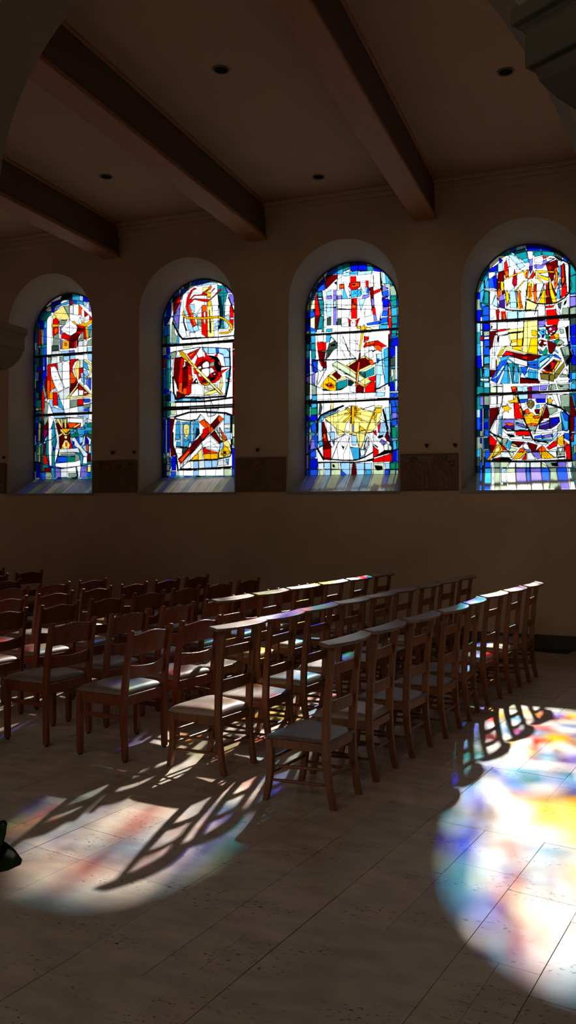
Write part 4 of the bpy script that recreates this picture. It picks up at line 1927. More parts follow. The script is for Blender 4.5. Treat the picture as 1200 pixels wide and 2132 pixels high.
M_railwood = textured('worn rail wood', (.15,.085,.055), (.27,.165,.11), 7, (.3,.42), .08, 50, (1, 9, 9), spec=.5)
M_leather = textured('brown leather', (.19,.145,.122), (.25,.19,.16), 5, (.36,.5), .10, 160, spec=.5)
M_vinyl = textured('grey brown padded vinyl', (.30,.235,.19), (.36,.28,.23), 5, (.36,.48), .08, 120, spec=.5)
M_rubber = textured('black rubber', (.015,.014,.013), (.025,.022,.02), 20, (.6,.8), 0)
M_pot = textured('terracotta', (.30,.12,.06), (.38,.16,.08), 8, (.7,.85), .2, 50)
M_soil = textured('potting soil', (.03,.02,.012), (.06,.04,.025), 30, (.9,1), .8, 60)
M_leaf = textured('glossy green leaf', (.018,.045,.008), (.035,.075,.012), 6, (.18,.3), .05, 40, spec=.6)
M_stem = textured('brown plant stem', (.09,.06,.03), (.14,.10,.05), 14, (.7,.85), .3, 60)

# floor: limestone slabs, one tint per slab, travertine pits
M_floor, t, b = mat('limestone floor', (.4,.34,.27), .35, .28)
at = t.nodes.new('ShaderNodeAttribute'); at.attribute_name = 'tint'
tc = t.nodes.new('ShaderNodeTexCoord')
mp = t.nodes.new('ShaderNodeMapping'); mp.inputs['Rotation'].default_value = (0,0,math.radians(12)); mp.inputs['Scale'].default_value = (1, 2.2, 1)
t.links.new(tc.outputs['Object'], mp.inputs['Vector'])
n1 = t.nodes.new('ShaderNodeTexNoise'); n1.inputs['Scale'].default_value = 5; n1.inputs['Detail'].default_value = 8
n2 = t.nodes.new('ShaderNodeTexNoise'); n2.inputs['Scale'].default_value = 38; n2.inputs['Detail'].default_value = 5
n3 = t.nodes.new('ShaderNodeTexNoise'); n3.inputs['Scale'].default_value = 2.2; n3.inputs['Detail'].default_value = 2
for n in (n1, n2, n3): t.links.new(mp.outputs['Vector'], n.inputs['Vector'])
r1 = ramp(t, [(.3, (.74,.72,.70)), (.7, (1.08,1.06,1.02))]); t.links.new(n1.outputs['Fac'], r1.inputs['Fac'])
mx = t.nodes.new('ShaderNodeMix'); mx.data_type = 'RGBA'; mx.blend_type = 'MULTIPLY'; mx.inputs['Factor'].default_value = 1
t.links.new(at.outputs['Color'], mx.inputs[6]); t.links.new(r1.outputs['Color'], mx.inputs[7])
ad = t.nodes.new('ShaderNodeMath'); ad.operation = 'MULTIPLY'
r2 = ramp(t, [(.60, (0,0,0)), (.66, (1,1,1))]); t.links.new(n2.outputs['Fac'], r2.inputs['Fac'])
r3 = ramp(t, [(.50, (0,0,0)), (.62, (1,1,1))]); t.links.new(n3.outputs['Fac'], r3.inputs['Fac'])
t.links.new(r2.outputs['Color'], ad.inputs[0]); t.links.new(r3.outputs['Color'], ad.inputs[1])
mx2 = t.nodes.new('ShaderNodeMix'); mx2.data_type = 'RGBA'; t.links.new(ad.outputs[0], mx2.inputs['Factor'])
t.links.new(mx.outputs[2], mx2.inputs[6]); mx2.inputs[7].default_value = (.08,.06,.045,1)
t.links.new(mx2.outputs[2], b.inputs['Base Color'])
mr = t.nodes.new('ShaderNodeMapRange'); mr.inputs['To Min'].default_value = .41; mr.inputs['To Max'].default_value = .57
t.links.new(n1.outputs['Fac'], mr.inputs['Value']); t.links.new(mr.outputs['Result'], b.inputs['Roughness'])
bp = t.nodes.new('ShaderNodeBump'); bp.inputs['Strength'].default_value = .25; bp.inputs['Distance'].default_value = .004
sb = t.nodes.new('ShaderNodeMath'); sb.operation = 'SUBTRACT'
t.links.new(n1.outputs['Fac'], sb.inputs[0]); t.links.new(ad.outputs[0], sb.inputs[1]); t.links.new(sb.outputs[0], bp.inputs['Height'])
t.links.new(bp.outputs['Normal'], b.inputs['Normal'])
M_joint = textured('dark joint mortar', (.05,.04,.03), (.08,.065,.05), 30, (.8,.95), .2, 80)

# stained glass: tinted, lets sun and sky through, scatters a little
M_glass = bpy.data.materials.new('stained glass'); M_glass.use_nodes = True
t = M_glass.node_tree; t.nodes.clear()
out = t.nodes.new('ShaderNodeOutputMaterial')
at = t.nodes.new('ShaderNodeAttribute'); at.attribute_name = 'tint'
tc = t.nodes.new('ShaderNodeTexCoord')
n1 = t.nodes.new('ShaderNodeTexNoise'); n1.inputs['Scale'].default_value = 14; n1.inputs['Detail'].default_value = 5
t.links.new(tc.outputs['Object'], n1.inputs['Vector'])
r1 = ramp(t, [(.3, (.72,.72,.74)), (.62, (1,1,1))]); t.links.new(n1.outputs['Fac'], r1.inputs['Fac'])
mx = t.nodes.new('ShaderNodeMix'); mx.data_type = 'RGBA'; mx.blend_type = 'MULTIPLY'; mx.inputs['Factor'].default_value = 1
t.links.new(at.outputs['Color'], mx.inputs[6]); t.links.new(r1.outputs['Color'], mx.inputs[7])
tr = t.nodes.new('ShaderNodeBsdfTransparent'); tl = t.nodes.new('ShaderNodeBsdfTranslucent')
t.links.new(mx.outputs[2], tr.inputs['Color']); t.links.new(mx.outputs[2], tl.inputs['Color'])
ms = t.nodes.new('ShaderNodeMixShader'); ms.inputs[0].default_value = .05
t.links.new(tr.outputs[0], ms.inputs[1]); t.links.new(tl.outputs[0], ms.inputs[2])
t.links.new(ms.outputs[0], out.inputs['Surface'])

# ------------------------------------------------------------------ shell
def arch_loop(x0, x1, zb, zs, n=28):
    """closed outline of a round-headed opening in (x, z)"""
    cx = (x0+x1)/2; r = (x1-x0)/2
    pts = [(x0, zb)] + [(cx - r*math.cos(PI*k/n), zs + r*math.sin(PI*k/n)) for k in range(n+1)] + [(x1, zb)]
    return pts
XL, XR = -15.6, 5.0
def opening(i): x0 = W0 + WP*i; return x0, x0 + WW
bm = bmesh.new()
holes_in, holes_g, holes_out = [], [], []
ORDER = [0, 1, 2, 3, -3, -2, -1, 4, 5]     # the four windows in view, then unseen ones added for their light
for i in ORDER:
    x0, x1 = opening(i); s = .065 if i == 2 else SPL
    xa, xb = x0 + s, x1 - SPL
    holes_in.append(arch_loop(x0, x1, SILL_F, SPRING))
    holes_g.append(arch_loop(xa, xb, SILL_G, SPRING_G))
    holes_out.append(arch_loop(xa, xb, SILL_G, SPRING_G))
def face_with_holes(bm, y, outer, holes):
    edges = []
    loops = []
    for L in [outer] + holes:
        vs = [bm.verts.new((p[0], y, p[1])) for p in L]; loops.append(vs)
        for a, c in zip(vs, vs[1:] + vs[:1]): edges.append(bm.edges.new((a, c)))
    bmesh.ops.triangle_fill(bm, use_beauty=True, use_dissolve=False, edges=edges)
    return loops
outer = [(XL, 0), (XR, 0), (XR, 5.98), (XL, 5.98)]
face_with_holes(bm, YW, outer, holes_in)
face_with_holes(bm, YO, outer, holes_out)
struct('wall_windows', bm, M_wall)
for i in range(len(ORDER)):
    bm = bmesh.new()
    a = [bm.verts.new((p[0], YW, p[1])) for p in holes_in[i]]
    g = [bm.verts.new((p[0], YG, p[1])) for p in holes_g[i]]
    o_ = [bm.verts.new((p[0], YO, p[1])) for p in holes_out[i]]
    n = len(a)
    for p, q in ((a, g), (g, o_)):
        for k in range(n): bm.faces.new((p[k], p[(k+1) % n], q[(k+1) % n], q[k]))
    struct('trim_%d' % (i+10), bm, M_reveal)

# floor slabs, laid askew to the wall like the chair rows
FA = math.radians(-11.0)
bm = bmesh.new(); tl_ = bm.loops.layers.float_color.new('tint')
rnd = random.Random(3)
ca, sa = math.cos(FA), math.sin(FA)
base = [bm.verts.new(p) for p in ((XL,-7,-.006),(XR,-7,-.006),(XR,YO,-.006),(XL,YO,-.006))]
fb = bm.faces.new(base); fb.material_index = 1
MOD = .15; S0, T0 = -2.9, 1.95
taken = set()
def slab(i0, j0, ni, nj):
    s, tpos, w, L = S0 + i0*MOD, T0 + j0*MOD, ni*MOD, nj*MOD
    g = rnd.choice((.0008, .0012, .0018))
    q = [(s+g, tpos+g), (s+w-g, tpos+g), (s+w-g, tpos+L-g), (s+g, tpos+L-g)]
    P = [(a*ca - c*sa, a*sa + c*ca) for a, c in q]
    cx, cy = sum(p[0] for p in P)/4, sum(p[1] for p in P)/4
    for a in range(i0, i0+ni):
        for c in range(j0, j0+nj): taken.add((a, c))
    if not (XL < cx < XR and -7.0 < cy < YW): return
    P = [(min(max(x, XL), XR), min(max(y, -7), YW+.1)) for x, y in P]
    z = rnd.choice((0, 0, -.0006, -.001))
    lo = [bm.verts.new((x, y, -.004)) for x, y in P]; hi = [bm.verts.new((x, y, z)) for x, y in P]
    sh = rnd.uniform(.86, 1.08); tint = (.60*sh, .515*sh*rnd.uniform(.97,1.02), .435*sh*rnd.uniform(.93,1.04), 1)
    fs = [bm.faces.new(hi)]
    for k in range(4): fs.append(bm.faces.new((lo[k], lo[(k+1)%4], hi[(k+1)%4], hi[k])))
    for f in fs:
        for l in f.loops: l[tl_] = tint
for r in ((0,1,4,5),(4,2,2,3),(6,2,1,3),(4,5,2,4),(6,5,2,3),(7,3,1,2),(4,-2,3,4),(8,7,2,4),(10,7,2,5),(12,7,2,4),(8,1,4,6),(12,5,1,2),(13,4,1,3),
          (14,6,4,4),(0,6,4,4),(6,8,2,2),(14,2,4,4),(12,2,2,2),(8,11,2,4),(10,12,2,3),(4,9,2,3),(6,10,2,2)): slab(*r)
SZ = [(4,4),(4,5),(3,4),(2,3),(4,3),(3,3),(2,2),(2,4),(5,4),(3,2),(4,2),(1,2),(2,1),(1,1)]
for j in range(-64, 70):
    for i in range(-100, 62):
        if (i, j) in taken: continue
        opts = SZ[:11]; rnd.shuffle(opts)
        for ni, nj in opts + SZ[11:]:
            if all((a, c) not in taken for a in range(i, i+ni) for c in range(j, j+nj)):
                slab(i, j, ni, nj); break
me = bpy.data.meshes.new('floor'); bm.to_mesh(me); bm.free()
me.materials.append(M_floor); me.materials.append(M_joint)
o = bpy.data.objects.new('floor', me); C.objects.link(o); o['kind'] = 'structure'

# ceiling of the aisle and of the nave, outer walls
YA0, YA1 = 4.40, 4.90
bm = bmesh.new(); box(bm, XL, XR, YA1-.25, YO, CEIL, CEIL+.3); struct('ceiling', bm, M_ceil)
bm = bmesh.new(); box(bm, XL-.3, XR+.3, -7.3, YA0+.25, 8.0, 8.3); struct('ceiling_nave', bm, M_nave)
bm = bmesh.new(); box(bm, XL-.3, XL, -7.3, YO, -.02, 8.3); struct('wall_left', bm, M_wall)
bm = bmesh.new(); box(bm, XR, XR+.3, -7.3, YO, -.02, 8.3); struct('wall_right', bm, M_wall)
bm = bmesh.new(); box(bm, XL-.3, XR+.3, -7.3, -7.0, -.02, 8.3); struct('wall_back', bm, M_nave)
# skirting and cornice on the window wall
bm = bmesh.new(); box(bm, XL, XR, YW-.025, YW, 0, .17); struct('baseboard_windows', bm, M_skirt, bevel=.004)
bm = bmesh.new()
for k, (d, z0, z1) in enumerate(((.03, 5.50, 5.57), (.055, 5.57, 5.63), (.085, 5.63, 5.68))): box(bm, XL, XR, YW-d, YW, z0, z1)
struct('trim_1', bm, M_wall, bevel=.008)
# arcade wall with a round arch between aisle and nave
AX0, AX1, ASP = -4.06, -.02, 3.84
arr = (AX1-AX0)/2; acx = (AX0+AX1)/2
def arcade_arch(n=24):
    L = [(acx - arr*math.cos(PI/2*k/n), ASP + 1.74*math.sin(PI/2*k/n)) for k in range(n+1)]
    Rr = []
    for k in range(1, n+1):
        f = math.sin(PI/2*k/n)
        Rr.append((acx + 2.07*f, 2.68 + 2.90*max(0, 1-f**1.7)**(1/1.7)))
    return [(AX0, 0.0)] + L + Rr + [(acx + 2.07, 0.0)]
al = arcade_arch()
bm = bmesh.new()
for y in (YA0, YA1):
    pts = [(XL, 0)] + al + [(XR, 0), (XR, 8.0), (XL, 8.0)]
    vs = [bm.verts.new((p[0], y, p[1])) for p in pts]
    ed = [bm.edges.new((a, c)) for a, c in zip(vs, vs[1:]+vs[:1])]
    bmesh.ops.triangle_fill(bm, use_beauty=True, use_dissolve=False, edges=ed)
a = [bm.verts.new((p[0], YA0, p[1])) for p in al]; g = [bm.verts.new((p[0], YA1, p[1])) for p in al]
for k in range(len(a)-1): bm.faces.new((a[k], a[k+1], g[k+1], g[k]))
bmesh.ops.remove_doubles(bm, verts=bm.verts, dist=.0005)
struct('wall_arcade', bm, M_stone)

# square moulded capitals
PROFILE = [(.0,-.0),(.03,.0),(.08,.010),(.13,.032),(.17,.062),(.198,.095),(.206,.118),(.207,.128),(.224,.131),(.224,.218),(.228,.226),(.236,.236),(.250,.243),(.250,.283),(.0,.283)]
def capital(name, cx, cy, hx, hy, zt, m=None, flat=False, drop=0):
    bm = bmesh.new(); rings = []
    for d, z in PROFILE:
        z -= drop*max(0, 1-d/.2)
        x, y = hx+d, (hy if flat else hy+d)
        rings.append([(-x,-y,z),(x,-y,z),(x,y,z),(-x,y,z)])
    loft(bm, rings)
    o = obj(name, bm, m or M_stone, bevel=.004); o.location = (cx, cy, zt-.285)
    return o
ct = EYE + 1.27
o = capital('column_capital', -4.06-.40, (YA0+YA1)/2, .40, .252, ct, None, True)
tag(o, 'moulded stone capital at the left edge, in front of the first window', 'capital')
# near pier on the right with its capital
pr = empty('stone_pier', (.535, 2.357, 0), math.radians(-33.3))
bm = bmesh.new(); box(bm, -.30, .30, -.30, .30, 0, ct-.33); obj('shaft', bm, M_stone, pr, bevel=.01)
o = capital('capital', 0, 0, .30, .30, ct, M_stone_shade, drop=.06); o.parent = pr
tag(pr, 'stone pier at the right edge, its shade-darkened moulded capital filling the top right corner', 'pier')
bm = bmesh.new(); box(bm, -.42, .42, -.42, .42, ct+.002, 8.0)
o = struct('wall_pier', bm, M_stone_shade); o.location = (.535, 2.357, 0); o.rotation_euler = (0, 0, math.radians(-33.3))

# beams under the aisle ceiling
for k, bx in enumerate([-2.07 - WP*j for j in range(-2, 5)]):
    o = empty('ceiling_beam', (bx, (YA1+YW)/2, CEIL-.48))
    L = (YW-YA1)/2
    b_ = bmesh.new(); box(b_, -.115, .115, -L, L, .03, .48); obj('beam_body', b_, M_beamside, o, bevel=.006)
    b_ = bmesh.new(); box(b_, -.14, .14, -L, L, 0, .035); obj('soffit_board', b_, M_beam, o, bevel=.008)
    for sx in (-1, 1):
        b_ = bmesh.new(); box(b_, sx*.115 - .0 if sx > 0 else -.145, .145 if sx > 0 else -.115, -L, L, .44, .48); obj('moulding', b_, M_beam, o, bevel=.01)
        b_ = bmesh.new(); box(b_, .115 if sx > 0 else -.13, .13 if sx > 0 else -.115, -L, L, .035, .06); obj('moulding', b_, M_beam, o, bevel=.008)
    names = {-2: 'dark timber ceiling beam out beyond the right edge', -1: 'dark timber ceiling beam right of the rightmost window',
             0: 'dark timber ceiling beam ending between third and fourth windows', 1: 'dark timber ceiling beam ending between second and third windows',
             2: 'dark timber ceiling beam ending between first and second windows', 3: 'dark timber ceiling beam left of the leftmost window', 4: 'dark timber ceiling beam farthest left, beyond the leftmost window'}
    tag(o, names[k-2], 'beam', 'timber beams across the aisle ceiling')

# recessed downlights
def downlight(x, y, label):
    o = empty('ceiling_downlight', (x, y, CEIL))
    n = 32
    b_ = bmesh.new(); rings = []
    for r, z in ((.064, .0), (.076, -.001), (.080, -.006), (.075, -.011), (.067, -.009), (.063, -.003)):
        rings.append([(r*math.cos(2*PI*k/n), r*math.sin(2*PI*k/n), z) for k in range(n)])
    loft(b_, rings, cap=False); obj('rim', b_, M_chrome, o, smooth=True)
    b_ = bmesh.new(); rings = []
    for r, z in ((.066, -.004), (.056, -.0035), (.04, -.003), (.02, -.0025)):
        rings.append([(r*math.cos(2*PI*k/n), r*math.sin(2*PI*k/n), z) for k in range(n)])
    loft(b_, rings, cap=True); obj('lamp_recess', b_, M_dark, o)
    tag(o, label, 'ceiling light', 'recessed downlights in the aisle ceiling')
downlight(-3.296, 7.0, 'round unlit downlight in the middle bay, the one nearer the top edge')
downlight(-3.255, 9.68, 'round unlit downlight in the middle bay, near the wall above the third window')
downlight(-.857, 7.96, 'round unlit downlight at top right beside the near dark capital')
downlight(-5.66, 8.76, 'round unlit downlight in the left bay between the two left beams')

# ------------------------------------------------------------------ leaded windows
RGB = {'W':(1,1,1),'w':(.86,.88,.88),'y':(1,.95,.62),'Y':(1,.80,.10),'o':(1,.42,.06),'r':(.90,.08,.06),'R':(.46,.02,.05),
 'b':(.16,.42,.90),'B':(.08,.14,.82),'c':(.30,.72,.88),'l':(.72,.88,1),'t':(.16,.60,.62),'T':(.03,.24,.30),'g':(.62,.70,.62),
 'e':(.86,.92,.78),'G':(.10,.62,.48),'v':(.56,.52,.86),'V':(.32,.18,.58),'m':(.68,.05,.30),'n':(.30,.38,.34),'k':(.02,.02,.02),'h':(.55,.50,.24)}
def lin(c): return [((v+.055)/1.055)**2.4 if v > .04045 else v/12.92 for v in c]
TINT = {k: np.array([x**1.35*(.93 if k in 'Ww' else .76) for x in lin(v)]) for k, v in RGB.items()}
LWID = {'-':.006, '-1':.008, '-2':.013, '-3':.021, '-4':.030}
TT = math.tan
def px_to_glass(x, y):
    """point of the glass plane that the surveyed point of the drawing belongs to"""
    a = math.atan((x-600)/FPX) - TH
    X = YG*math.tan(a); Z = -X*math.sin(TH) + YG*math.cos(TH)
    return X, EYE + (1059-y)/FPX*Z
def raster(text, x0, x1, z0, z1, seed, S=.0025):
    nx, nz = int((x1-x0)/S)+1, int((z1-z0)/S)+1
    img = np.zeros((nz, nx, 3)); rn = random.Random(seed)
    xs = x0 + np.arange(nx)*S; zs = z0 + np.arange(nz)*S
    def seg(pts, w, closed):
        P = list(zip(pts, pts[1:])) + ([(pts[-1], pts[0])] if closed else [])
        for (ax, az), (bx, bz) in P:
            i0 = max(int((min(ax,bx)-w-x0)/S), 0); i1 = min(int((max(ax,bx)+w-x0)/S)+2, nx)
            j0 = max(int((min(az,bz)-w-z0)/S), 0); j1 = min(int((max(az,bz)+w-z0)/S)+2, nz)
            if i0 >= i1 or j0 >= j1: continue
            X, Z = np.meshgrid(xs[i0:i1], zs[j0:j1])
            dx, dz = bx-ax, bz-az; L2 = dx*dx+dz*dz or 1e-9
            tt = np.clip(((X-ax)*dx+(Z-az)*dz)/L2, 0, 1)
            d = np.hypot(X-ax-tt*dx, Z-az-tt*dz)
            img[j0:j1, i0:i1][d < w/2] = .002
    def poly(pts, col):
        px_ = [p[0] for p in pts]; pz = [p[1] for p in pts]
        i0 = max(int((min(px_)-x0)/S), 0); i1 = min(int((max(px_)-x0)/S)+2, nx)
        j0 = max(int((min(pz)-z0)/S), 0); j1 = min(int((max(pz)-z0)/S)+2, nz)
        if i0 >= i1 or j0 >= j1: return
        X, Z = np.meshgrid(xs[i0:i1], zs[j0:j1]); ins = np.zeros(X.shape, bool)
        n = len(pts)
        for k in range(n):
            (ax, az), (bx, bz) = pts[k], pts[(k+1) % n]
            if az == bz: continue
            c = (az > Z) != (bz > Z)
            ins ^= c & (X < (bx-ax)*(Z-az)/(bz-az)+ax)
        img[j0:j1, i0:i1][ins] = col
    # plain mosaic ground of blues, greens and greys
    z = z0
    while z < z1:
        hh = rn.uniform(.09, .16); x = x0
        while x < x1:
            ww = rn.uniform(.07, .12)
            q = [(x, z), (x+ww, z), (x+ww, z+hh), (x, z+hh)]
            poly(q, TINT[rn.choice('bBtcgTlbtn' if text else 'WWlwyrbcgvWWoy')]*rn.uniform(.8, 1.05)); seg(q, .006, True)
            x += ww
        z += hh
    ox = oy = 0; sc = 1; big = True
    for ln in text.split('\n'):
        ln = ln.strip()
        if not ln or ln[0] == '#': continue
        if ln[0] == '@':
            ox, oy, sc = [float(v) for v in ln[1:].split(',')]; continue
        p = ln.split(); code = p[0]
        pts = []
        for q in p[1:]:
            a, c = q.split(','); pts.append(px_to_glass(ox+float(a)/sc, oy+float(c)/sc))
        if code[0] == '-': seg(pts, LWID[code], False)
        elif len(pts) > 2:
            col = TINT[code]*rn.uniform(.9, 1.04)
            poly(pts, col)
            if code != 'k': seg(pts, .0082, True)
    return img, xs, zs
def leaded_window(i, text, S=.0025):
    x0, x1 = opening(i); xa = x0 + (.065 if i == 2 else SPL); xb = x1 - SPL
    cx = (xa+xb)/2; r = (xb-xa)/2; top = SPRING_G + r
    img, xs, zs = raster(text, xa-.01, xb+.01, SILL_G-.01, top+.01, i, S)
    # average 2 x 2 samples to 5 mm
    nz, nx = img.shape[0]//2, img.shape[1]//2
    im = img[:nz*2, :nx*2].reshape(nz, 2, nx, 2, 3).mean((1, 3))
    X = xs[:nx*2].reshape(nx, 2).mean(1); Z = zs[:nz*2].reshape(nz, 2).mean(1)
    XX, ZZ = np.meshgrid(X, Z)
    keep = (ZZ <= SPRING_G) | (np.hypot(XX-cx, ZZ-SPRING_G) <= r+.012)
    co = np.stack([XX-cx, np.zeros_like(XX), ZZ-SILL_G], -1).reshape(-1, 3)
    idx = np.arange(nz*nx).reshape(nz, nx)
    k4 = keep[:-1,:-1] & keep[1:,:-1] & keep[:-1,1:] & keep[1:,1:]
    q = np.stack([idx[:-1,:-1], idx[:-1,1:], idx[1:,1:], idx[1:,:-1]], -1)[k4]
    used = np.unique(q); remap = -np.ones(nz*nx, int); remap[used] = np.arange(len(used))
    q = remap[q]; co = co[used]; col = im.reshape(-1, 3)[used]
    me = bpy.data.meshes.new('stained_glass')
    me.vertices.add(len(co)); me.vertices.foreach_set('co', co.astype(np.float32).ravel())
    me.loops.add(q.size); me.loops.foreach_set('vertex_index', q.astype(np.int32).ravel())
    me.polygons.add(len(q)); me.polygons.foreach_set('loop_start', np.arange(0, q.size, 4, dtype=np.int32))
    me.update(calc_edges=True)
    ca_ = me.color_attributes.new('tint', 'FLOAT_COLOR', 'POINT')
    ca_.data.foreach_set('color', np.concatenate([col, np.ones((len(col), 1))], 1).astype(np.float32).ravel())
    me.materials.append(M_glass)
    # lead frame and saddle bars
    b_ = bmesh.new()
    L = arch_loop(xa, xb, SILL_G, SPRING_G, 40)
    Li = arch_loop(xa+.014, xb-.014, SILL_G+.014, SPRING_G, 40)
    rings = []
    n = len(L)
    A = [[b_.verts.new((p[0]-cx, y, p[1]-SILL_G)) for p in LL] for LL, y in ((L, -.012), (Li, -.012), (Li, .012), (L, .012))]
    for p_, q_ in zip(A, A[1:]+A[:1]):
        for k in range(n): b_.faces.new((p_[k], p_[(k+1)%n], q_[(k+1)%n], q_[k]))
    w = obj('window_%d' % (ORDER.index(i)+1), b_, M_lead); w.location = (cx, YG, SILL_G); w['kind'] = 'structure'
    g = bpy.data.objects.new('stained_glass', me); C.objects.link(g); g.parent = w
    for z in (4.00, 3.08):
        b_ = bmesh.new(); bar(b_, [((-r, -.014, z-SILL_G), (0,.010,0), (0,0,.012)), ((r, -.014, z-SILL_G), (0,.010,0), (0,0,.012))])
        obj('saddle_bar', b_, M_iron, w)
for i, tx in enumerate((G1, G2, G3, G4)): leaded_window(i, tx)
for i in ORDER[4:]: leaded_window(i, '', .006)
# polished sloping sills
for i in ORDER:
    x0, x1 = opening(i); s_ = .065 if i == 2 else SPL
    bm = bmesh.new()
    e = .004
    top_f = [(x0-.025, YW-.02, SILL_F+e), (x1+.025, YW-.02, SILL_F+e)]
    rings = [[(x0-.025, YW-.022, SILL_F-.032), (x0-.025, YW-.022, SILL_F+e), (x0-.025, YW, SILL_F+.012), (x0-.025, YW, SILL_F-.032)],
             [(x1+.025, YW-.022, SILL_F-.032), (x1+.025, YW-.022, SILL_F+e), (x1+.025, YW, SILL_F+.012), (x1+.025, YW, SILL_F-.032)]]
    loft(bm, rings)
    a0 = [(x0, YW, SILL_F-.03), (x1, YW, SILL_F-.03), (x1-SPL, YG-.013, SILL_G-.02), (x0+s_, YG-.013, SILL_G-.02)]
    a1 = [(x0, YW, SILL_F+.012), (x1, YW, SILL_F+.012), (x1-SPL, YG-.013, SILL_G+.012), (x0+s_, YG-.013, SILL_G+.012)]
    loft(bm, [a0, a1])
    struct('trim_%d' % (ORDER.index(i)+30), bm, M_sill, bevel=.003)

# ------------------------------------------------------------------ carved relief panels on the piers
def relief(x0, x1, seed, label):
    rn = random.Random(seed); w = x1-x0; h = .45; nx, nz = 90, 54
    blobs = []
    for k in range(4):
        c = rn.uniform(.12, .88); blobs.append((c, rn.uniform(.09, .15), rn.uniform(.72, .9), rn.uniform(-.15, .15)))
    ph = [rn.uniform(0, 6.3) for _ in range(6)]
    def H(u, v):
        d = 0
        for c, ww, hh, ln in blobs:
            cc = c + ln*(v-.4)
            body = math.exp(-((u-cc)/ww)**2) * (1/(1+math.exp((v-hh+.12)*30)))
            fold = .5+.5*math.sin((u-cc)*70 + 5*math.sin(v*4+ph[0]))
            head = max(0, 1-((u-cc)/.055)**2-((v-hh)/.085)**2)**.5
            d = max(d, body*(.024+.012*fold), head*.034)
        arm = math.exp(-((v-.55-.2*math.sin(u*5+ph[1]))/.04)**2)*.016
        return max(d, arm) + .002*math.sin(u*23+ph[2])*math.sin(v*17+ph[3])
    bm = bmesh.new(); g = []
    for j in range(nz+1):
        row = []
        for i in range(nx+1):
            u, v = i/nx, j/nz
            edge = min(u, 1-u, v, 1-v)
            d = .032 + (H(u, v) if edge > .03 else .012)
            row.append(bm.verts.new(((u-.5)*w, -d, v*h)))
        g.append(row)
    for j in range(nz):
        for i in range(nx): bm.faces.new((g[j][i], g[j][i+1], g[j+1][i+1], g[j+1][i]))
    rim = [g[0][i] for i in range(nx+1)] + [g[j][nx] for j in range(1, nz+1)] + [g[nz][i] for i in range(nx-1, -1, -1)] + [g[j][0] for j in range(nz-1, 0, -1)]
    bk = [bm.verts.new((v.co.x, 0, v.co.z)) for v in rim]
    for k in range(len(rim)): bm.faces.new((rim[k], rim[(k+1) % len(rim)], bk[(k+1) % len(rim)], bk[k]))
    bm.faces.new(bk)
    o = obj('relief_panel', bm, M_relief, smooth=True); o.location = ((x0+x1)/2, YW, 1.875)
    tag(o, label, 'relief', 'carved stone reliefs between the windows')
pier = lambda k: (W0 + WP*k + WW, W0 + WP*(k+1))
for k, lb in ((0, 'dark carved stone relief panel on the wall pier between first and second windows'),
              (1, 'dark carved stone relief panel on the wall pier between second and third windows'),
              (2, 'dark carved stone relief panel on the wall pier between third and fourth windows'),
              (-1, 'dark carved stone relief panel at the left edge, beside the first window')):
    a, c = pier(k); relief(a+.035, c-.035, 20+k, lb)
# small iron candle pins above the reliefs
def pin(x, z, label):
    b_ = bmesh.new()
    turned(b_, (0, 0, 0), (0, -.035, 0), [(0, .010), (1, .010)])
    turned(b_, (0, -.035, -.028), (0, -.035, .022), [(0, .004), (.25, .014), (.6, .026), (.8, .026), (1, .018)], 12)
    o = obj('wall_pin', b_, M_iron); o.location = (x, YW, z); tag(o, label, 'wall fitting', 'small iron fittings above the reliefs')
def at_wall(x, y):
    a = math.atan((x-600)/FPX) - TH; X = YW*math.tan(a); Z = -X*math.sin(TH)+YW*math.cos(TH)
    return X, EYE+(1059-y)/FPX*Z
for (x, y), lb in (((237, 943), 'small dark iron fitting over the middle of the relief between first and second windows'),
                   ((282, 942), 'small dark iron fitting at the lower left corner of the second window, above the relief'),
                   ((538, 937), 'small dark iron fitting over the relief between second and third windows'),
                   ((890, 928), 'small dark iron fitting over the middle of the relief between third and fourth windows'),
                   ((949, 927), 'small dark iron fitting at the lower left corner of the fourth window, above the relief'),
                   ((11, 953), 'small dark iron fitting at the left edge beside the first window')):
    X, Z = at_wall(x, y); pin(X, Z, lb)

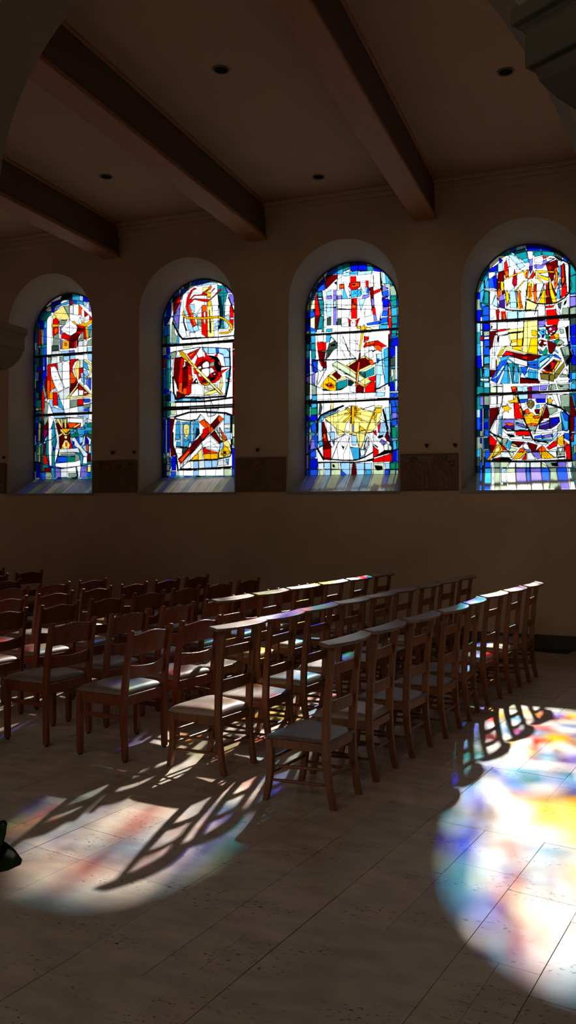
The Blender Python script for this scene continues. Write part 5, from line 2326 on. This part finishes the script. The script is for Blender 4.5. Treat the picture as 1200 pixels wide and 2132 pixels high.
# ------------------------------------------------------------------ chairs
# local frame: +x along the row, +y the way the sitter faces, origin on the floor under the seat
def prayer_chair(seat_kind):
    t = empty('prayer_chair', (0, 0, 0))
    wood = M_oldwood
    for s in (-1, 1):
        b_ = bmesh.new()   # rear post: splayed foot, upright at the seat, leaning back above
        pth = [(0, -.205), (.10, -.185), (.22, -.165), (.36, -.160), (.50, -.165), (.70, -.182), (.912, -.208)]
        bar(b_, [((s*(.155+.010*z/.9), y, z), (.0145, 0, 0), (0, .023 if .15 < z < .6 else .019, 0)) for z, y in pth])
        obj('post', b_, wood, t, bevel=.004)
        b_ = bmesh.new()   # front leg, curved
        pth = [(0, .205), (.08, .188), (.18, .175), (.28, .175), (.352, .182)]
        bar(b_, [((s*.200, y, z), (.016, 0, 0), (0, .017+.006*z/.35, 0)) for z, y in pth])
        obj('leg', b_, wood, t, bevel=.004)
    for zt, hh in ((.760, .030), (.552, .033)):
        b_ = bmesh.new(); rr = []
        yb = -.165 - (zt-.5)*.06
        for k in range(9):
            u = k/4-1
            rr.append(((u*.152, yb - .026*(1-u*u), zt + .008*(1-u*u)), (0, .0065, 0), (0, 0, hh)))
        bar(b_, [(c, a, d) for c, a, d in rr]); obj('slat', b_, wood, t, bevel=.003)
    # broad arm/book rest along the top, curved in plan
    b_ = bmesh.new(); rr = []
    for k in range(13):
        u = k/6-1; w_ = .034 + .016*(1-u*u)
        rr.append(((u*.262, -.200 - .046*(1-u*u), .922 - .004*abs(u)), (0, w_, .006), (0, -.001, .009)))
    bar(b_, rr); obj('book_rest', b_, M_railwood, t, bevel=.004)
    # seat: trapezoid, wide in front, hollowed or padded
    b_ = bmesh.new(); n = 16; rings = []
    def seat_w(v): return .160 + (.222-.160)*v
    if seat_kind == 'wood':
        top = []; bot = []
        for j in range(n+1):
            v = j/n; y = -.185 + .385*v; w_ = seat_w(v) * (1 - .10*max(0, v-.8)**2*25*.2)
            tr_, br_ = [], []
            for i in range(n+1):
                u = i/n*2-1
                dip = .010*(1-u*u)*(1-(2*v-1)**2) ; edge = max(0, abs(u)-.85)/.15
                z = .378 - dip - .006*edge**2 - .008*max(0, v-.9)/.1
                tr_.append(b_.verts.new((u*w_, y, z))); br_.append(b_.verts.new((u*w_, y, .356)))
            top.append(tr_); bot.append(br_)
        for j in range(n):
            for i in range(n):
                b_.faces.new((top[j][i], top[j][i+1], top[j+1][i+1], top[j+1][i]))
                b_.faces.new((bot[j][i+1], bot[j][i], bot[j+1][i], bot[j+1][i+1]))
            b_.faces.new((bot[j][0], top[j][0], top[j+1][0], bot[j+1][0])); b_.faces.new((top[j][n], bot[j][n], bot[j+1][n], top[j+1][n]))
        for i in range(n):
            b_.faces.new((bot[0][i], bot[0][i+1], top[0][i+1], top[0][i])); b_.faces.new((top[n][i], top[n][i+1], bot[n][i+1], bot[n][i]))
        obj('seat', b_, M_seatwood, t, smooth=False, bevel=.004)
    else:
        pad(b_, -.165, .205, lambda v: seat_w(v)+.004, .356, .050, n); obj('seat', b_, M_vinyl, t, smooth=True)
    # frame under the seat
    b_ = bmesh.new()
    for s in (-1, 1): bar(b_, [((s*.158, -.16, .330), (.010, 0, 0), (0, 0, .024)), ((s*.200, .175, .330), (.010, 0, 0), (0, 0, .024))])
    bar(b_, [((-.155, -.165, .330), (0, .010, 0), (0, 0, .024)), ((.155, -.165, .330), (0, .010, 0), (0, 0, .024))])
    bar(b_, [((-.198, .178, .330), (0, .010, 0), (0, 0, .024)), ((.198, .178, .330), (0, .010, 0), (0, 0, .024))])
    obj('seat_frame', b_, wood, t, bevel=.003)
    rr = [(0, .007), (.2, .0095), (.5, .0105), (.8, .0095), (1, .007)]
    for s in (-1, 1):
        for za, zb in ((.20, .215), (.12, .13)):
            b_ = bmesh.new(); turned(b_, (s*.158, -.17, zb), (s*.200, .178, za), rr); obj('stretcher', b_, wood, t, smooth=True)
    for za in (.235, .155):
        b_ = bmesh.new(); turned(b_, (-.2, .178, za), (.2, .178, za), rr); obj('stretcher', b_, wood, t, smooth=True)
    b_ = bmesh.new(); turned(b_, (-.157, -.172, .175), (.157, -.172, .175), rr); obj('stretcher', b_, wood, t, smooth=True)
    return t
def pad(b_, y0, y1, wf, z0, th, n=16):
    """domed upholstered pad"""
    top = []; bot = []
    for j in range(n+1):
        v = j/n; y = y0 + (y1-y0)*v; tr_, br_ = [], []
        for i in range(n+1):
            u = i/n*2-1; q = 2*v-1
            e = (1-abs(u)**6)*(1-abs(q)**6)
            k = 1 - .05*(abs(u)**4)*(abs(q)**6)
            z = z0 + .010 + (th-.010)*max(e, 0)**.42*(.86 + .14*(1-u*u)*(1-q*q))
            X = u*wf(v)*k
            tr_.append(b_.verts.new((X, y*1.0, z))); br_.append(b_.verts.new((X*.985, y, z0)))
        top.append(tr_); bot.append(br_)
    for j in range(n):
        for i in range(n):
            b_.faces.new((top[j][i], top[j][i+1], top[j+1][i+1], top[j+1][i]))
            b_.faces.new((bot[j][i+1], bot[j][i], bot[j+1][i], bot[j+1][i+1]))
        b_.faces.new((bot[j][0], top[j][0], top[j+1][0], bot[j+1][0])); b_.faces.new((top[j][n], bot[j][n], bot[j+1][n], top[j+1][n]))
    for i in range(n):
        b_.faces.new((bot[0][i], bot[0][i+1], top[0][i+1], top[0][i])); b_.faces.new((top[n][i], top[n][i+1], bot[n][i+1], bot[n][i]))
def padded_chair():
    t = empty('padded_chair', (0, 0, 0)); wood = M_redwood
    for s in (-1, 1):
        b_ = bmesh.new()
        pth = [(.012, -.198, .018), (.25, -.192, .021), (.43, -.192, .023), (.62, -.212, .020), (.855, -.252, .0155), (.862, -.253, .011)]
        bar(b_, [((s*.203, y, z), (.0175 if z < .86 else .012, 0, 0), (0, d, 0)) for z, y, d in pth])
        obj('post', b_, wood, t, bevel=.005)
        b_ = bmesh.new()
        bar(b_, [((s*.215, .185, .012), (.017, 0, 0), (0, .018, 0)), ((s*.215, .185, .425), (.019, 0, 0), (0, .022, 0))])
        obj('leg', b_, wood, t, bevel=.004)
        for x, y in ((.203, -.198), (.215, .185)):
            b_ = bmesh.new(); turned(b_, (s*x, y, 0), (s*x, y, .013), [(0, .014), (1, .014)], 12); obj('foot_glide', b_, M_rubber, t)
        b_ = bmesh.new(); bar(b_, [((s*.205, -.19, .285), (.009, 0, 0), (0, 0, .014)), ((s*.213, .18, .285), (.009, 0, 0), (0, 0, .014))])
        obj('stretcher', b_, wood, t, bevel=.003)
    # broad crest rail, top edge swept up in the middle, bowed back
    b_ = bmesh.new(); rr = []
    for k in range(15):
        u = k/7-1
        sm = .5+.5*math.cos(PI*min(1, abs(u)/.95)); zt = .825 + .022*sm
        z0 = .690 + .006*(1-u*u); zc = (zt+z0)/2
        rr.append(((u*.187, -.222 - .028*(1-u*u) - (zc-.75)*.16, zc), (0, .0085, 0), (0, -(zt-z0)/2*.17, (zt-z0)/2)))
    bar(b_, rr); obj('crest_rail', b_, wood, t, bevel=.004)
    b_ = bmesh.new(); rr = []
    for k in range(13):
        u = k/6-1; zt = .628 - .012*(1-u*u); z0 = .535; zc = (zt+z0)/2
        rr.append(((u*.187, -.203 - .036*(1-u*u), zc), (0, .0085, 0), (0, -.006, (zt-z0)/2)))
    bar(b_, rr); obj('slat', b_, wood, t, bevel=.004)
    b_ = bmesh.new()
    for s in (-1, 1): bar(b_, [((s*.205, -.19, .395), (.011, 0, 0), (0, 0, .034)), ((s*.217, .19, .395), (.011, 0, 0), (0, 0, .034))])
    bar(b_, [((-.2, -.195, .395), (0, .011, 0), (0, 0, .034)), ((.2, -.195, .395), (0, .011, 0), (0, 0, .034))])
    bar(b_, [((-.215, .188, .395), (0, .011, 0), (0, 0, .034)), ((.215, .188, .395), (0, .011, 0), (0, 0, .034))])
    obj('seat_frame', b_, wood, t, bevel=.003)
    b_ = bmesh.new(); pad(b_, -.188, .222, lambda v: .205 + .027*v, .428, .046); obj('seat_cushion', b_, M_leather, t, smooth=True)
    return t
protos = {'wood': prayer_chair('wood'), 'pad': prayer_chair('pad'), 'red': padded_chair()}
index_kids()
used = {}
def place(kind, x, y, rz, label, cat, group):
    o = protos[kind]
    if used.get(kind): o = copy_tree(o)
    used[kind] = True
    o.location = (x, y, 0); o.rotation_euler = (0, 0, rz)
    tag(o, label, cat, group)
ORD = ['first', 'second', 'third', 'fourth', 'fifth', 'sixth', 'seventh', 'eighth', 'ninth']
rj = random.Random(11)
R0 = math.radians(79.5)
def dirv(rz): return Vector((-math.sin(rz), math.cos(rz)))
def prow(ends0, ends1, n, kinds, rowname, group, jit):
    for k in range(n):
        f = (k+.5)/n
        x = ends0[0] + (ends1[0]-ends0[0])*f; y = ends0[1] + (ends1[1]-ends0[1])*f
        dr, dd = jit[k] if k < len(jit) else (0, 0)
        rz = R0 + math.radians(dr); d = dirv(rz)*(.215+dd)
        kd = kinds[k]
        seat = 'wooden seat' if kd == 'wood' else 'padded seat'
        lab = 'tall prayer chair, %s, %s from the near end of the %s' % (seat, ORD[k], rowname)
        if k == 0: lab = 'tall prayer chair, %s, nearest the camera in the %s' % (seat, rowname)
        if k == n-1: lab = 'tall prayer chair, %s, at the wall end of the %s' % (seat, rowname)
        place(kd, x+d.x, y+d.y, rz, lab, 'chair', group)
prow((-1.40, 4.26), (-.60, 8.70), 8, ['wood','pad','wood','wood','wood','pad','pad','wood'], 'rightmost row', 'prayer chairs of the rightmost row',
     [(0,0),(2,.01),(-1,0),(1,-.02),(7,.01),(-2,.02),(0,0),(3,-.01)])
prow((-2.20, 4.60), (-1.33, 9.30), 9, ['pad','wood','pad','pad','wood','wood','pad','wood','wood'], 'middle prayer row', 'prayer chairs of the middle row',
     [(-3,0),(1,0),(0,.01),(-1,0),(1,0),(0,.02),(2,0),(-1,0),(0,0)])
prow((-2.88, 5.98), (-2.24, 9.38), 6, ['wood','pad','pad','wood','pad','pad'], 'leftmost prayer row', 'prayer chairs of the leftmost row',
     [(0,0),(1,0),(-1,.01),(0,0),(1,0),(-1,0)])
def rrow(p0, step, n, rowname, group, jit=()):
    for k in range(n):
        dr, dx, dy = jit[k] if k < len(jit) else (rj.uniform(-2, 2), 0, 0)
        rz = R0 + math.radians(dr); d = dirv(rz)*.255
        lab = 'low red-brown chair, leather seat, %s from near end, %s' % (ORD[k], rowname)
        if k == 0: lab = 'low red-brown chair, leather seat, at the near end, %s' % rowname
        if n > 1 and k == n-1: lab = 'low red-brown chair, leather seat, at the wall end, %s' % rowname
        place('red', p0[0]+step[0]*k+d.x+dx, p0[1]+step[1]*k+d.y+dy, rz, lab, 'chair', group)
rrow((-2.83, 4.93), (.10, .54), 2, 'in front of the leftmost prayer row', 'low-backed chairs before the leftmost prayer chairs', [(1,0,0),(-4,0,.0)])
rrow((-3.53, 5.05), (.105, .587), 7, 'first low-backed row from the right', 'low-backed chairs, first row from the right')
rrow((-4.38, 5.36), (.103, .563), 7, 'second low-backed row from the right', 'low-backed chairs, second row from the right')
rrow((-4.98, 6.13), (.094, .56), 6, 'third low-backed row from the right', 'low-backed chairs, third row from the right')
rrow((-5.62, 6.97), (.12, .54), 3, 'fourth low-backed row from the right', 'low-backed chairs, fourth row from the right')
rrow((-6.24, 7.63), (.1, .56), 1, 'fifth low-backed row, touching the left edge', 'low-backed chairs at the left edge')
rrow((-6.90, 8.22), (.05, .62), 2, 'sixth low-backed row, by the left edge', 'low-backed chairs at the left edge')
rrow((-7.55, 8.95), (.1, .56), 1, 'farthest back at the left edge', 'low-backed chairs at the left edge')

# ------------------------------------------------------------------ potted rubber plant left of the photographer
def cam2w(xc, z): return (xc*math.cos(TH)-z*math.sin(TH), xc*math.sin(TH)+z*math.cos(TH))
px0, py0 = cam2w(-.86, 1.80)
pl = empty('potted_plant', (px0, py0, 0))
b_ = bmesh.new(); n = 32; rings = []
for r, z in ((.11, 0), (.12, .01), (.155, .27), (.17, .275), (.172, .32), (.155, .32), (.15, .285)):
    rings.append([(r*math.cos(2*PI*k/n), r*math.sin(2*PI*k/n), z) for k in range(n)])
loft(b_, rings, cap=False); b_.faces.new([b_.verts[k] for k in range(0)]) if False else None
obj('pot', b_, M_pot, pl, smooth=True)
b_ = bmesh.new(); rings = [[(r*math.cos(2*PI*k/n), r*math.sin(2*PI*k/n), z) for k in range(n)] for r, z in ((.151, .285), (.10, .292), (.03, .295))]
loft(b_, rings); obj('soil', b_, M_soil, pl)
def leaf(base, direction, up, L, W, curl=.12):
    b_ = bmesh.new(); d = Vector(direction).normalized(); u = Vector(up); u = (u - d*u.dot(d)).normalized(); s = d.cross(u)
    n = 14; m = 6; rows = []
    for i in range(n+1):
        v = i/n; w = W*max(0, math.sin(PI*min(1, v**1.25*.985+.005)))**.62
        c = Vector(base) + d*(L*v) - u*(curl*L*v*v)
        rows.append([b_.verts.new(c + s*(w*(2*j/m-1)/2) + u*(.10*w*abs(2*j/m-1)**1.5)) for j in range(m+1)])
    for i in range(n):
        for j in range(m):
            b_.faces.new((rows[i][j], rows[i][j+1], rows[i+1][j+1], rows[i+1][j]))
    bmesh.ops.solidify(b_, geom=b_.faces[:], thickness=.0012)
    obj('leaf', b_, M_leaf, pl, smooth=True)
stems = []
for k, (ax, ay, hh) in enumerate(((0, 0, 1.10), (.04, -.05, .8), (-.06, .03, .95))):
    b_ = bmesh.new(); pts = [Vector((ax*(.5+v), ay*(.5+v), .285 + (hh-.285)*v)) for v in (0, .25, .5, .75, 1)]
    for p, q in zip(pts, pts[1:]): turned(b_, p, q, [(0, .009), (1, .008)])
    obj('stem', b_, M_stem, pl, smooth=True); stems.append(pts)
rightv = Vector((math.cos(TH), math.sin(TH), 0)); fwd = Vector((-math.sin(TH), math.cos(TH), 0))
# two leaves that reach into the view at the left edge
leaf(Vector((0, 0, .945)), rightv*.288 + Vector((0, 0, -.050)), fwd*-.75 + Vector((0, 0, .6)), .292, .092, .03)
b_ = bmesh.new(); turned(b_, Vector((0, 0, .66)), rightv*.10 + Vector((0, 0, .775)), [(0, .004), (1, .003)]); obj('stem', b_, M_stem, pl, smooth=True)
leaf(rightv*.10 + Vector((0, 0, .775)), rightv*.155 + Vector((0, 0, .205)), fwd*-.8 + Vector((0, 0, .3)), .258, .078, .0)
rl = random.Random(5)
for pts in stems:
    top = pts[-1].z
    for k in range(9):
        a = rl.uniform(PI*.62, PI*1.55); z = .42 + (top-.42)*k/8
        dirn = rightv*math.cos(a) + fwd*math.sin(a) + Vector((0, 0, rl.uniform(-.1, .7)))
        leaf(Vector((pts[0].x, pts[0].y, z)), dirn, (0, 0, 1), rl.uniform(.16, .22), rl.uniform(.06, .08), .18)
tag(pl, 'dark glossy-leaved potted plant at the left edge, two leaves reaching into view', 'plant')

# ------------------------------------------------------------------ light
SUNDIR = Vector((math.sin(math.radians(-6.8)), math.cos(math.radians(-6.8)), SUN_T)).normalized()
sd = bpy.data.lights.new('sun', 'SUN'); sd.energy = SUN_E; sd.angle = math.radians(SUN_A); sd.color = (1, .93, .82)
so = bpy.data.objects.new('sun', sd); C.objects.link(so); so.rotation_euler = SUNDIR.to_track_quat('Z', 'Y').to_euler()
# added fill lights behind the photographer, in place of unseen nave windows
for x in (-8, -4, 0):
    al_ = bpy.data.lights.new('nave_fill_light', 'AREA'); al_.shape = 'RECTANGLE'; al_.size = 2.2; al_.size_y = 3.0
    al_.energy = NAVE_FILL; al_.color = (1, .84, .64)
    ao = bpy.data.objects.new('nave_fill_light', al_); C.objects.link(ao); ao.location = (x, -6.9, 5.4); ao.rotation_euler = (math.radians(74), 0, 0)
w = bpy.data.worlds.new('sky'); bpy.context.scene.world = w; w.use_nodes = True
t = w.node_tree; bg = t.nodes['Background']
tc = t.nodes.new('ShaderNodeTexCoord')
dp = t.nodes.new('ShaderNodeVectorMath'); dp.operation = 'DOT_PRODUCT'; dp.inputs[1].default_value = SUNDIR
t.links.new(tc.outputs['Generated'], dp.inputs[0])
mr = t.nodes.new('ShaderNodeMapRange'); mr.inputs['From Min'].default_value = .80; mr.inputs['From Max'].default_value = 1.0
mr.inputs['To Min'].default_value = 0; mr.inputs['To Max'].default_value = 1
t.links.new(dp.outputs['Value'], mr.inputs['Value'])
pw = t.nodes.new('ShaderNodeMath'); pw.operation = 'POWER'; pw.inputs[1].default_value = 2.0; t.links.new(mr.outputs['Result'], pw.inputs[0])
ml = t.nodes.new('ShaderNodeMath'); ml.operation = 'MULTIPLY_ADD'; ml.inputs[1].default_value = SKY*2.2; ml.inputs[2].default_value = SKY
t.links.new(pw.outputs[0], ml.inputs[0]); t.links.new(ml.outputs[0], bg.inputs['Strength'])
bg.inputs['Color'].default_value = (.93, .97, 1, 1)

# ------------------------------------------------------------------ camera and view
cd = bpy.data.cameras.new('camera'); co = bpy.data.objects.new('camera', cd); C.objects.link(co)
co.location = (0, 0, EYE); co.rotation_euler = (PI/2, 0, TH)
cd.sensor_fit = 'VERTICAL'; cd.sensor_height = 24; cd.sensor_width = 24*1200/2132; cd.lens = 24*FPX/2132
cd.shift_y = -7/2132; cd.clip_start = .05; cd.clip_end = 200
sc = bpy.context.scene; sc.camera = co
sc.view_settings.view_transform = 'Standard'; sc.view_settings.look = 'None'
sc.view_settings.exposure = EXPO; sc.view_settings.gamma = 1
sc.view_settings.use_curve_mapping = False
